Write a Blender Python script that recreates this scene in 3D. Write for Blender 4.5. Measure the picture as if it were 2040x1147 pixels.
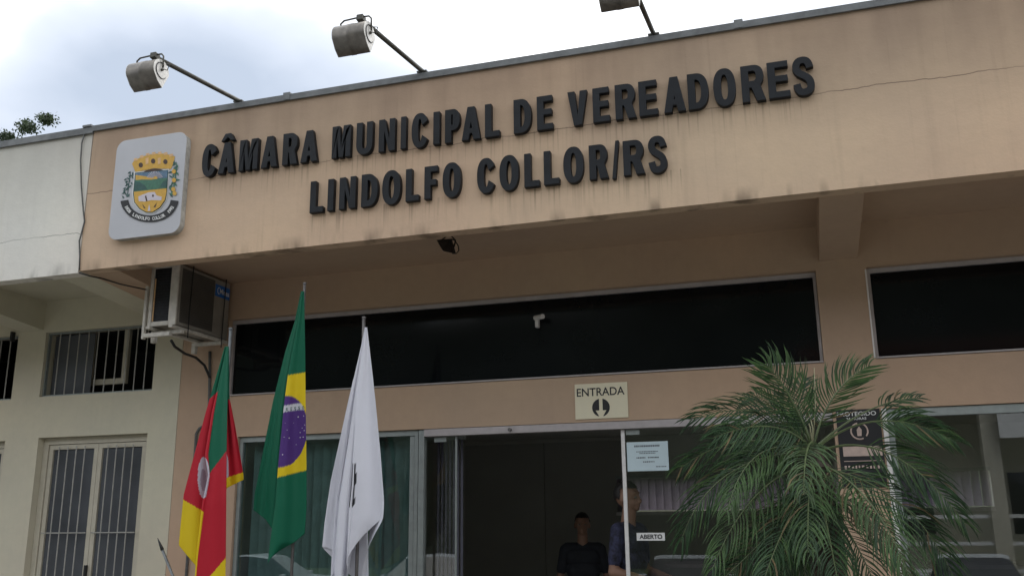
import bpy, bmesh, math, random
import numpy as np
from mathutils import Vector, Matrix
for o in list(bpy.data.objects): bpy.data.objects.remove(o)
scene = bpy.context.scene
COL = scene.collection
R = math.radians
rnd = random.Random(7)

# ------------------------------------------------------------------ camera
# X runs along the facade, Y into the building, Z up; the front of the fascia is Y = 0
CAM = Vector((0.0, -6.0, 1.55)); FPX = 1850.0
YAW, PITCH, ROLL = R(17.2303), R(14.0941), R(-0.61995)
fw = Vector((-math.sin(YAW)*math.cos(PITCH), math.cos(YAW)*math.cos(PITCH), math.sin(PITCH)))
r0 = Vector((math.cos(YAW), math.sin(YAW), 0)); u0 = r0.cross(fw)
rt = r0*math.cos(ROLL) + u0*math.sin(ROLL); up = -r0*math.sin(ROLL) + u0*math.cos(ROLL)
cd = bpy.data.cameras.new('camera'); cam = bpy.data.objects.new('camera', cd); COL.objects.link(cam)
cam.matrix_world = Matrix(((rt.x, up.x, -fw.x, CAM.x), (rt.y, up.y, -fw.y, CAM.y), (rt.z, up.z, -fw.z, CAM.z), (0, 0, 0, 1)))
cd.sensor_width = 36.0; cd.lens = FPX/2040*36; cd.clip_start = 0.05; cd.clip_end = 3000
scene.camera = cam
def at(px, py, Y):
    """survey helper: where the sight line of photo pixel (px, py) meets the vertical plane Y"""
    v = fw + rt*((px-1020)/FPX) - up*((py-573.5)/FPX)
    return CAM + v*((Y-CAM.y)/v.y)

# ------------------------------------------------------------------ sky, sun, exposure
SUN_EL, SUN_AZ = R(56), R(28)          # high, behind the building and to the right
world = bpy.data.worlds.new('World'); scene.world = world; world.use_nodes = True
nt = world.node_tree; nt.nodes.clear()
def N(nt, t, **kw):
    n = nt.nodes.new(t)
    for k, v in kw.items(): setattr(n, k, v)
    return n
out = N(nt, 'ShaderNodeOutputWorld'); bg = N(nt, 'ShaderNodeBackground'); bg.inputs['Strength'].default_value = 0.1
sky = N(nt, 'ShaderNodeTexSky', sky_type='NISHITA', sun_disc=False)
sky.sun_elevation = SUN_EL; sky.sun_rotation = SUN_AZ; sky.air_density = 1.0; sky.dust_density = 2.0
tc = N(nt, 'ShaderNodeTexCoord'); mp = N(nt, 'ShaderNodeMapping'); mp.inputs['Scale'].default_value = (1, 1, 1.7); mp.inputs['Location'].default_value = (1.95, 3.8, 0.26)
no = N(nt, 'ShaderNodeTexNoise'); no.inputs['Scale'].default_value = 2.6; no.inputs['Detail'].default_value = 6; no.inputs['Roughness'].default_value = 0.42
cr = N(nt, 'ShaderNodeValToRGB')
cr.color_ramp.elements[0].position = 0.30; cr.color_ramp.elements[0].color = (3.6, 4.1, 4.9, 1)
cr.color_ramp.elements[1].position = 0.60; cr.color_ramp.elements[1].color = (12.6, 12.7, 12.8, 1)
e = cr.color_ramp.elements.new(0.44); e.color = (5.7, 6.1, 6.8, 1)
mx = N(nt, 'ShaderNodeMixRGB'); mx.inputs['Fac'].default_value = 0.9
L = nt.links.new
L(tc.outputs['Generated'], mp.inputs['Vector']); L(mp.outputs['Vector'], no.inputs['Vector']); L(no.outputs['Fac'], cr.inputs['Fac'])
L(sky.outputs['Color'], mx.inputs['Color1']); L(cr.outputs['Color'], mx.inputs['Color2']); L(mx.outputs['Color'], bg.inputs['Color']); L(bg.outputs['Background'], out.inputs['Surface'])
sd = bpy.data.lights.new('sun', 'SUN'); sd.energy = 1.0; sd.angle = R(25); sd.color = (1.0, 0.96, 0.9)
sun = bpy.data.objects.new('sun', sd); COL.objects.link(sun)
sdir = Vector((math.sin(SUN_AZ)*math.cos(SUN_EL), math.cos(SUN_AZ)*math.cos(SUN_EL), math.sin(SUN_EL)))
sun.rotation_euler = sdir.to_track_quat('Z', 'Y').to_euler(); sun.location = (6, 12, 20)
vs = scene.view_settings; vs.view_transform = 'Standard'; vs.look = 'None'; vs.exposure = 0.78; vs.gamma = 1.0; vs.use_curve_mapping = False
scene.render.engine = 'CYCLES'; scene.cycles.max_bounces = 10; scene.cycles.transparent_max_bounces = 16

# ------------------------------------------------------------------ materials
def srgb(r, g, b):
    f = lambda c: (c/255/12.92) if c/255 <= 0.04045 else ((c/255+0.055)/1.055)**2.4
    return (f(r), f(g), f(b))
MATS = {}
def mat(name, col, rough=0.6, metal=0.0, var=0.12, vscale=6.0, bump=0.0, bscale=60.0, spec=0.5, stretch=(1, 1, 1), trans=0.0):
    m = bpy.data.materials.new(name); m.use_nodes = True; t = m.node_tree; b = t.nodes['Principled BSDF']
    b.inputs['Roughness'].default_value = rough; b.inputs['Metallic'].default_value = metal; b.inputs['Specular IOR Level'].default_value = spec
    ge = N(t, 'ShaderNodeNewGeometry'); ma = N(t, 'ShaderNodeMapping'); ma.inputs['Scale'].default_value = stretch
    t.links.new(ge.outputs['Position'], ma.inputs['Vector'])
    n1 = N(t, 'ShaderNodeTexNoise'); n1.inputs['Scale'].default_value = vscale; n1.inputs['Detail'].default_value = 5; n1.inputs['Roughness'].default_value = 0.6
    t.links.new(ma.outputs['Vector'], n1.inputs['Vector'])
    rr = N(t, 'ShaderNodeValToRGB')
    rr.color_ramp.elements[0].position = 0.3; rr.color_ramp.elements[0].color = tuple(c*(1-var) for c in col)+(1,)
    rr.color_ramp.elements[1].position = 0.7; rr.color_ramp.elements[1].color = tuple(min(1, c*(1+var)) for c in col)+(1,)
    t.links.new(n1.outputs['Fac'], rr.inputs['Fac']); t.links.new(rr.outputs['Color'], b.inputs['Base Color'])
    if bump:
        n2 = N(t, 'ShaderNodeTexNoise'); n2.inputs['Scale'].default_value = bscale; n2.inputs['Detail'].default_value = 4
        bp = N(t, 'ShaderNodeBump'); bp.inputs['Strength'].default_value = bump; bp.inputs['Distance'].default_value = 0.01
        t.links.new(ge.outputs['Position'], n2.inputs['Vector']); t.links.new(n2.outputs['Fac'], bp.inputs['Height']); t.links.new(bp.outputs['Normal'], b.inputs['Normal'])
    if trans:
        out_ = t.nodes['Material Output']; tl = N(t, 'ShaderNodeBsdfTranslucent'); ms = N(t, 'ShaderNodeMixShader'); ms.inputs['Fac'].default_value = trans
        t.links.new(rr.outputs['Color'], tl.inputs['Color']); t.links.new(b.outputs['BSDF'], ms.inputs[1]); t.links.new(tl.outputs['BSDF'], ms.inputs[2]); t.links.new(ms.outputs['Shader'], out_.inputs['Surface'])
    MATS[name] = m; return m

def plaster(name, col, dirt, crack=None, streak=0.5, zlo=3.59, zhi=4.83, drips=()):
    """painted render: mottled paint, rain streaks, grime along the lower edge, a hairline crack"""
    m = bpy.data.materials.new(name); m.use_nodes = True; t = m.node_tree; b = t.nodes['Principled BSDF']; K = t.links.new
    b.inputs['Roughness'].default_value = 0.82; b.inputs['Specular IOR Level'].default_value = 0.25
    ge = N(t, 'ShaderNodeNewGeometry'); sp = N(t, 'ShaderNodeSeparateXYZ'); K(ge.outputs['Position'], sp.inputs[0])
    def math_(op, a, bb=None, clamp=False):
        n = N(t, 'ShaderNodeMath', operation=op); n.use_clamp = clamp
        for i, v in enumerate((a, bb)):
            if v is None: continue
            if isinstance(v, (int, float)): n.inputs[i].default_value = v
            else: K(v, n.inputs[i])
        return n.outputs[0]
    def noise(scale, detail, sc=(1, 1, 1), rough=0.55):
        ma = N(t, 'ShaderNodeMapping'); ma.inputs['Scale'].default_value = sc; K(ge.outputs['Position'], ma.inputs['Vector'])
        n = N(t, 'ShaderNodeTexNoise'); n.inputs['Scale'].default_value = scale; n.inputs['Detail'].default_value = detail; n.inputs['Roughness'].default_value = rough
        K(ma.outputs['Vector'], n.inputs['Vector']); return n.outputs['Fac']
    def rng(v, a, bb, c, d):
        n = N(t, 'ShaderNodeMapRange'); K(v, n.inputs[0])
        for i, q in enumerate((a, bb, c, d)): n.inputs[i+1].default_value = q
        return n.outputs[0]
    def mixc(f, c1, c2, bt='MIX'):
        n = N(t, 'ShaderNodeMixRGB', blend_type=bt)
        for i, v in enumerate((f, c1, c2)):
            if isinstance(v, tuple): n.inputs[i].default_value = v+(1,)
            elif isinstance(v, (int, float)): n.inputs[i].default_value = v
            else: K(v, n.inputs[i])
        return n.outputs[0]
    big = rng(noise(0.9, 3), 0.3, 0.7, 0, 1)
    c = mixc(big, tuple(x*0.92 for x in col), (min(1, col[0]*1.06), min(1, col[1]*1.05), min(1, col[2]*1.0)))
    c = mixc(rng(noise(0.35, 2), 0.35, 0.65, 0, 1), c, mixc(1.0, c, (1.03, 0.965, 0.96), 'MULTIPLY'))
    c = mixc(rng(noise(14, 5), 0.35, 0.7, 0, 0.16), c, tuple(x*0.72 for x in col))
    # rain streaks
    s1 = rng(noise(1, 3, (9, 9, 0.45)), 0.56, 0.74, 0, 1); s2 = rng(noise(1, 2, (30, 30, 0.8)), 0.58, 0.76, 0, 1)
    st = math_('ADD', math_('MULTIPLY', s1, 0.35), math_('MULTIPLY', math_('MULTIPLY', s2, rng(noise(1.3, 2), 0.45, 0.6, 0, 1)), 0.5))
    c = mixc(math_('MULTIPLY', st, streak, True), c, dirt)
    for z_, x_a, x_b in drips:      # runs below the fixed letters
        zone = math_('MULTIPLY', rng(sp.outputs[2], z_-0.20, z_-0.01, 0, 1), math_('LESS_THAN', sp.outputs[2], z_+0.02))
        zone = math_('MULTIPLY', zone, math_('MULTIPLY', math_('GREATER_THAN', sp.outputs[0], x_a), math_('LESS_THAN', sp.outputs[0], x_b)))
        c = mixc(math_('MULTIPLY', math_('MULTIPLY', zone, rng(noise(1, 2, (42, 1, 0.7)), 0.52, 0.70, 0, 1)), 0.5, True), c, tuple(x*0.6 for x in dirt))
    # grime patches that creep up from the lower edge, then the upper fade
    low = rng(sp.outputs[2], zlo, zlo+0.10, 1, 0); spots = rng(noise(1, 3, (5, 5, 1.2)), 0.50, 0.66, 0, 1)
    c = mixc(math_('MULTIPLY', math_('MULTIPLY', low, spots), 0.6, True), c, tuple(x*0.35 for x in dirt))
    high = rng(sp.outputs[2], zhi-0.85, zhi-0.15, 0, 1)  # rain grime, plus darker tone below the bright sky painted into the colour
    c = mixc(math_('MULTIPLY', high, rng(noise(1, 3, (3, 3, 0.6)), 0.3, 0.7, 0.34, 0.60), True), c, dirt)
    hgt = math_('ADD', math_('MULTIPLY', noise(55, 4), 0.7), math_('MULTIPLY', noise(6, 4, (1, 1, 1.6)), 2.2))
    if crack:
        wob = math_('ADD', math_('MULTIPLY', math_('SUBTRACT', noise(2.3, 5, (1, 0.01, 0.01), 0.65), 0.5), crack[1]), crack[0])
        d = math_('ABSOLUTE', math_('SUBTRACT', sp.outputs[2], wob))
        line = math_('MULTIPLY', rng(d, 0.0012, 0.0042, 1, 0), rng(noise(1.7, 3, (1, 0.01, 0.01)), 0.34, 0.52, 0.15, 0.9))
        c = mixc(math_('MULTIPLY', line, 0.8, True), c, tuple(x*0.35 for x in dirt))
        hgt = math_('SUBTRACT', hgt, math_('MULTIPLY', line, 1.5))
    K(c, b.inputs['Base Color'])
    bp = N(t, 'ShaderNodeBump'); bp.inputs['Strength'].default_value = 0.18; bp.inputs['Distance'].default_value = 0.008
    K(hgt, bp.inputs['Height']); K(bp.outputs['Normal'], b.inputs['Normal'])
    MATS[name] = m; return m

def glass(name, tint, f0=0.06, rough=0.0):
    m = bpy.data.materials.new(name); m.use_nodes = True; t = m.node_tree; t.nodes.remove(t.nodes['Principled BSDF']); K = t.links.new
    o = t.nodes['Material Output']; tr = N(t, 'ShaderNodeBsdfTransparent'); tr.inputs['Color'].default_value = tuple(tint)+(1,)
    gl = N(t, 'ShaderNodeBsdfGlossy'); gl.inputs['Roughness'].default_value = rough; gl.inputs['Color'].default_value = (0.9, 0.95, 0.97, 1)
    lw = N(t, 'ShaderNodeLayerWeight'); lw.inputs['Blend'].default_value = 0.5
    pw = N(t, 'ShaderNodeMath', operation='POWER'); K(lw.outputs['Facing'], pw.inputs[0]); pw.inputs[1].default_value = 5.0
    fr = N(t, 'ShaderNodeMapRange'); K(pw.outputs[0], fr.inputs[0]); fr.inputs[3].default_value = f0; fr.inputs[4].default_value = 1.0
    ms = N(t, 'ShaderNodeMixShader'); K(fr.outputs[0], ms.inputs['Fac']); K(tr.outputs[0], ms.inputs[1]); K(gl.outputs[0], ms.inputs[2]); K(ms.outputs[0], o.inputs['Surface'])
    MATS[name] = m; return m

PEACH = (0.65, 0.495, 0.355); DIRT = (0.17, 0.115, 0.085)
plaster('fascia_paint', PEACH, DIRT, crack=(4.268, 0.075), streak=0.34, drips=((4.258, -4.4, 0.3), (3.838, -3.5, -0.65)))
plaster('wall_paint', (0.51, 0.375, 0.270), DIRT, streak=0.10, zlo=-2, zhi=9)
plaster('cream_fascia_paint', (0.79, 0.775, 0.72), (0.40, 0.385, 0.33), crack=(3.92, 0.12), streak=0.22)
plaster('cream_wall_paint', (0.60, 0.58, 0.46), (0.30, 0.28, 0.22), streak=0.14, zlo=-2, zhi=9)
mat('flashing_metal', (0.16, 0.168, 0.17), 0.6, 0.2, 0.28, 9, 0.1, 30)
mat('letter_black', (0.0085, 0.0105, 0.0135), 0.5, 0, 0.4, 7, 0.05, 60, 0.28)
mat('plaque_white', (0.50, 0.505, 0.53), 0.42, 0, 0.05, 3)
mat('plaque_rim', (0.42, 0.42, 0.39), 0.6, 0, 0.35, 14)
mat('aluminium', (0.44, 0.405, 0.40), 0.6, 0.0, 0.10, 12)
mat('aluminium_dull', (0.30, 0.33, 0.32), 0.45, 0.4, 0.12, 12)
mat('white_paint', (0.72, 0.70, 0.68), 0.5, 0, 0.10, 16)
mat('window_cream', (0.50, 0.46, 0.365), 0.5, 0, 0.08, 10)
mat('bar_metal', (0.38, 0.37, 0.34), 0.45, 0.2, 0.15, 20)
mat('pole_metal', (0.16, 0.15, 0.145), 0.42, 0.5, 0.25, 20)
mat('galvanised', (0.17, 0.18, 0.185), 0.42, 0.6, 0.2, 18)
mat('arm_metal', (0.075, 0.072, 0.06), 0.55, 0.3, 0.35, 22)
mat('lamp_metal', (0.20, 0.185, 0.165), 0.42, 0.5, 0.3, 16, 0.06, 20)
mat('lamp_cap', (0.68, 0.66, 0.62), 0.45, 0.2, 0.2, 30)
mat('black_plastic', (0.012, 0.012, 0.014), 0.4, 0, 0.2, 20)
mat('cable', (0.02, 0.02, 0.02), 0.6, 0, 0.2, 20)
mat('cable_grey', (0.10, 0.10, 0.095), 0.6, 0, 0.3, 20)
mat('ac_beige', (0.27, 0.25, 0.215), 0.5, 0, 0.12, 8)
mat('ac_grille', (0.085, 0.078, 0.068), 0.6, 0, 0.12, 9)
mat('ac_white', (0.58, 0.55, 0.49), 0.5, 0, 0.18, 14)
mat('ac_coil', (0.02, 0.022, 0.026), 0.6, 0.3, 0.3, 30)
mat('logo_blue', (0.010, 0.13, 0.45), 0.4, 0, 0.05)
mat('print_white', (0.72, 0.72, 0.70), 0.55, 0, 0.04)
mat('print_pink', (0.55, 0.42, 0.36), 0.5, 0, 0.15, 20)
mat('print_black', (0.010, 0.010, 0.012), 0.5, 0, 0.1)
mat('sign_cream', (0.74, 0.68, 0.50), 0.45, 0, 0.04, 8)
mat('paper', (0.56, 0.68, 0.72), 0.4, 0, 0.04, 8)
mat('ink_grey', (0.12, 0.14, 0.16), 0.6, 0, 0.1)
mat('gold', (0.62, 0.36, 0.05), 0.5, 0, 0.12, 40)
mat('gold_pale', (0.70, 0.44, 0.22), 0.5, 0, 0.15, 40)
mat('crest_brown', (0.05, 0.022, 0.012), 0.5, 0, 0.1)
mat('crest_sky', (0.09, 0.17, 0.26), 0.5, 0, 0.25, 40)
mat('crest_green', (0.045, 0.16, 0.10), 0.5, 0, 0.25, 40)
mat('crest_dark_green', (0.02, 0.085, 0.075), 0.5, 0, 0.25, 40)
mat('crest_lilac', (0.60, 0.55, 0.60), 0.5, 0, 0.05)
mat('leaf', (0.024, 0.055, 0.021), 0.42, 0, 0.55, 9, spec=0.28, trans=0.14)
mat('leaf_light', (0.050, 0.096, 0.030), 0.40, 0, 0.5, 9, spec=0.32, trans=0.18)
mat('leaf_brown', (0.13, 0.095, 0.04), 0.6, 0, 0.4, 9, trans=0.15)
mat('leaf_dry', (0.075, 0.080, 0.035), 0.6, 0, 0.35, 9, trans=0.2)
mat('spear', (0.34, 0.33, 0.20), 0.5, 0, 0.2, 12)
mat('rachis', (0.085, 0.115, 0.045), 0.5, 0, 0.3, 12)
mat('palm_trunk', (0.045, 0.035, 0.024), 0.9, 0, 0.5, 30, 0.5, 60)
mat('tree_leaf', (0.06, 0.085, 0.045), 0.6, 0, 0.5, 0.8, trans=0.2)
mat('tree_bark', (0.10, 0.085, 0.07), 0.9, 0, 0.3, 4)
mat('forest', (0.016, 0.022, 0.012), 0.9, 0, 0.7, 0.7)
mat('concrete', (0.155, 0.148, 0.134), 0.85, 0, 0.2, 2.5, 0.2, 25)
mat('asphalt', (0.055, 0.055, 0.057), 0.85, 0, 0.25, 4, 0.3, 70)
mat('kerb_stone', (0.36, 0.35, 0.33), 0.85, 0, 0.2, 4)
mat('grass_ground', (0.06, 0.085, 0.03), 0.95, 0, 0.4, 0.6)
mat('interior_wall', (0.50, 0.49, 0.45), 0.8, 0, 0.08, 3)
mat('interior_panel', (0.33, 0.325, 0.30), 0.6, 0, 0.06, 2)
mat('interior_floor', (0.34, 0.32, 0.29), 0.4, 0, 0.15, 4)
mat('interior_dark', (0.13, 0.13, 0.135), 0.8, 0, 0.15, 3)
mat('blind_green', (0.36, 0.42, 0.41), 0.75, 0, 0.15, 8, trans=0.25)
mat('blind_lilac', (0.50, 0.46, 0.52), 0.75, 0, 0.1, 8, trans=0.6)
mat('blind_dark', (0.13, 0.13, 0.17), 0.75, 0, 0.1, 8, trans=0.25)
mat('roof_tile', (0.16, 0.07, 0.045), 0.85, 0, 0.3, 6)
mat('skin', (0.24, 0.13, 0.085), 0.55, 0, 0.1, 12)
mat('hair', (0.010, 0.008, 0.007), 0.6, 0, 0.3, 60)
mat('navy_cloth', (0.022, 0.024, 0.052), 0.85, 0, 0.95, 24)
mat('dark_cloth', (0.012, 0.013, 0.018), 0.85, 0, 0.3, 20)
mat('denim', (0.03, 0.04, 0.07), 0.9, 0, 0.3, 30)
mat('shoe', (0.012, 0.010, 0.009), 0.5)
mat('eye_white', (0.22, 0.2, 0.18), 0.5, spec=0.1)
mat('tyre', (0.012, 0.012, 0.012), 0.85); mat('rim', (0.35, 0.35, 0.36), 0.35, 0.8)
mat('car_white', (0.68, 0.69, 0.70), 0.25, 0, 0.02); mat('car_silver', (0.58, 0.60, 0.62), 0.35, 0.2, 0.03); mat('car_navy', (0.012, 0.018, 0.07), 0.2, 0.1, 0.05)
mat('lamp_red', (0.35, 0.01, 0.012), 0.25); mat('lamp_clear', (0.65, 0.66, 0.66), 0.15)
mat('film_glass', (0.0055, 0.0070, 0.0082), 0.07, 0, 0.3, 1.2, spec=0.28)
mat('frosted_pane', (0.085, 0.09, 0.10), 0.22, 0, 0.25, 1.5, spec=0.4)
mat('cargl', (0.008, 0.010, 0.014), 0.04, 0, 0.1, spec=0.6)
glass('glass_green', (0.74, 0.83, 0.82), 0.075)
glass('glass_clear', (0.88, 0.88, 0.86), 0.06)
glass('glass_smoke', (0.70, 0.72, 0.73), 0.10)

# ------------------------------------------------------------------ mesh helpers
class MB:
    def __init__(s): s.v = []; s.f = []; s.m = []; s.mi = 0
    def add(s, vs, fs):
        k = len(s.v); s.v += [tuple(p) for p in vs]; s.f += [tuple(i+k for i in f) for f in fs]; s.m += [s.mi]*len(fs)
    def box(s, x0, x1, y0, y1, z0, z1):
        x0, x1 = sorted((x0, x1)); y0, y1 = sorted((y0, y1)); z0, z1 = sorted((z0, z1))
        s.add([(x0,y0,z0),(x1,y0,z0),(x1,y1,z0),(x0,y1,z0),(x0,y0,z1),(x1,y0,z1),(x1,y1,z1),(x0,y1,z1)],
              [(3,2,1,0),(4,5,6,7),(0,1,5,4),(1,2,6,5),(2,3,7,6),(3,0,4,7)]); return s
    def obox(s, c, ax, ay, az):
        c, ax, ay, az = map(Vector, (c, ax, ay, az))
        vs = [c+ax*i+ay*j+az*k for k in (-1, 1) for (i, j) in ((-1,-1),(1,-1),(1,1),(-1,1))]
        s.add(vs, [(3,2,1,0),(4,5,6,7),(0,1,5,4),(1,2,6,5),(2,3,7,6),(3,0,4,7)]); return s
    def prism(s, pts, off):
        """polygon pts (3D, planar) swept by vector off, capped"""
        pts = [Vector(p) for p in pts]; off = Vector(off); n = len(pts)
        s.add(pts+[p+off for p in pts], [tuple(range(n)), tuple(range(2*n-1, n-1, -1))]+[(i+n, (i+1)%n+n, (i+1)%n, i) for i in range(n)]); return s
    def tube(s, path, r, n=8, caps=True, r2=None):
        path = [Vector(p) for p in path]; k = len(path); rings = []
        ref = None
        for i, p in enumerate(path):
            d = (path[min(i+1, k-1)]-path[max(i-1, 0)]).normalized()
            if ref is None: ref = Vector((0, 0, 1)) if abs(d.z) < 0.9 else Vector((1, 0, 0))
            a = (ref-d*ref.dot(d)).normalized(); b = d.cross(a); ref = a
            rad = r if r2 is None else r+(r2-r)*i/(k-1)
            rings.append([p+(a*math.cos(2*math.pi*j/n)+b*math.sin(2*math.pi*j/n))*rad for j in range(n)])
        vs = [q for g in rings for q in g]
        fs = [(i*n+j, i*n+(j+1)%n, (i+1)*n+(j+1)%n, (i+1)*n+j) for i in range(k-1) for j in range(n)]
        if caps: fs += [tuple(range(n-1, -1, -1)), tuple((k-1)*n+j for j in range(n))]
        s.add(vs, fs); return s
    def disc(s, c, r, ax, ay, n=20):
        c, ax, ay = map(Vector, (c, ax, ay))
        s.add([c+ax*(r*math.cos(2*math.pi*i/n))+ay*(r*math.sin(2*math.pi*i/n)) for i in range(n)], [tuple(range(n))]); return s
    def ico(s, c, rx, ry, rz, sub=2, M=None):
        bm = bmesh.new(); bmesh.ops.create_icosphere(bm, subdivisions=sub, radius=1.0)
        bm.verts.ensure_lookup_table()
        vs = []
        for v in bm.verts:
            q = Vector((v.co.x*rx, v.co.y*ry, v.co.z*rz))
            if M is not None: q = M @ q
            vs.append(q+Vector(c))
        s.add(vs, [tuple(v.index for v in f.verts) for f in bm.faces]); bm.free(); return s
    def build(s, name, m, parent=None, smooth=False, bevel=0.0, label=None):
        me = bpy.data.meshes.new(name)
        w = PL.get(parent.name, Vector()) if parent else Vector()
        me.from_pydata([(v[0]-w.x, v[1]-w.y, v[2]-w.z) for v in s.v], [], s.f)
        for q in (m if isinstance(m, (list, tuple)) else [m]): me.materials.append(MATS[q])
        if isinstance(m, (list, tuple)): me.polygons.foreach_set('material_index', s.m)
        if smooth: me.polygons.foreach_set('use_smooth', [True]*len(me.polygons))
        me.update()
        o = bpy.data.objects.new(name, me); COL.objects.link(o); link(o, parent)
        if bevel:
            b = o.modifiers.new('bevel', 'BEVEL'); b.width = bevel; b.segments = 2; b.limit_method = 'ANGLE'
        if label: o['label'] = label
        return o
PL = {}          # world location of each object's origin
def link(o, parent):
    o.parent = parent; PL[o.name] = PL.get(parent.name, Vector()).copy() if parent else Vector()
def thing(name, label, cat, loc=(0, 0, 0), group=None):
    o = bpy.data.objects.new(name, None); COL.objects.link(o); o.location = loc; o.empty_display_size = 0.2
    PL[o.name] = Vector(loc); o['label'] = label; o['category'] = cat
    if group: o['group'] = group
    return o
def tag(o, label, cat, group=None):
    o['label'] = label; o['category'] = cat
    if group: o['group'] = group
    return o
def structure(o): o['kind'] = 'structure'; return o
def B(name, m, parent, *boxes, bevel=0.0, label=None):
    q = MB()
    for b in boxes: q.box(*b)
    return q.build(name, m, parent, bevel=bevel, label=label)

def text_mesh(ch, extrude, bevel=0.0, offset=0.0, size=1.0):
    cu = bpy.data.curves.new('glyph', 'FONT'); cu.body = ch; cu.size = size; cu.extrude = extrude; cu.bevel_depth = bevel; cu.offset = offset
    cu.resolution_u = 6; cu.bevel_resolution = 1
    ob = bpy.data.objects.new('glyph', cu); COL.objects.link(ob)
    dg = bpy.context.evaluated_depsgraph_get(); me = bpy.data.meshes.new_from_object(ob.evaluated_get(dg))
    bpy.data.objects.remove(ob); bpy.data.curves.remove(cu)
    return me
def put_text(name, ch, m, parent, x0, x1, z0, z1, yf, depth=0.0, bevel=0.0, offset=0.0, frame=None):
    """text fitted to the box x0..x1, z0..z1 on a plane facing -Y whose front is at yf; frame maps (x, y, z) elsewhere"""
    me = text_mesh(ch, 0.5 if depth else 0.0, 0, offset)
    co = np.empty(len(me.vertices)*3); me.vertices.foreach_get('co', co); co = co.reshape(-1, 3)
    lo, hi = co.min(0), co.max(0); c = np.empty_like(co)
    c[:, 0] = x0+(co[:, 0]-lo[0])/(hi[0]-lo[0])*(x1-x0)
    c[:, 2] = z0+(co[:, 1]-lo[1])/(hi[1]-lo[1])*(z1-z0)
    c[:, 1] = yf+((hi[2]-co[:, 2])/(hi[2]-lo[2])*depth if depth else 0)
    if frame: c = np.array([frame(Vector(p))[:] for p in c])
    w = PL.get(parent.name, Vector()) if parent else Vector()
    me.vertices.foreach_set('co', (c-np.array(w[:])).ravel()); me.materials.clear(); me.materials.append(MATS[m])
    if depth:
        bm = bmesh.new(); bm.from_mesh(me); bmesh.ops.remove_doubles(bm, verts=bm.verts, dist=1e-4); bm.to_mesh(me); bm.free()
    me.name = name; me.update()
    o = bpy.data.objects.new(name, me); COL.objects.link(o); link(o, parent)
    if bevel:
        b = o.modifiers.new('bevel', 'BEVEL'); b.width = bevel; b.segments = 2; b.limit_method = 'ANGLE'; b.angle_limit = R(50)
    return o

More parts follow.
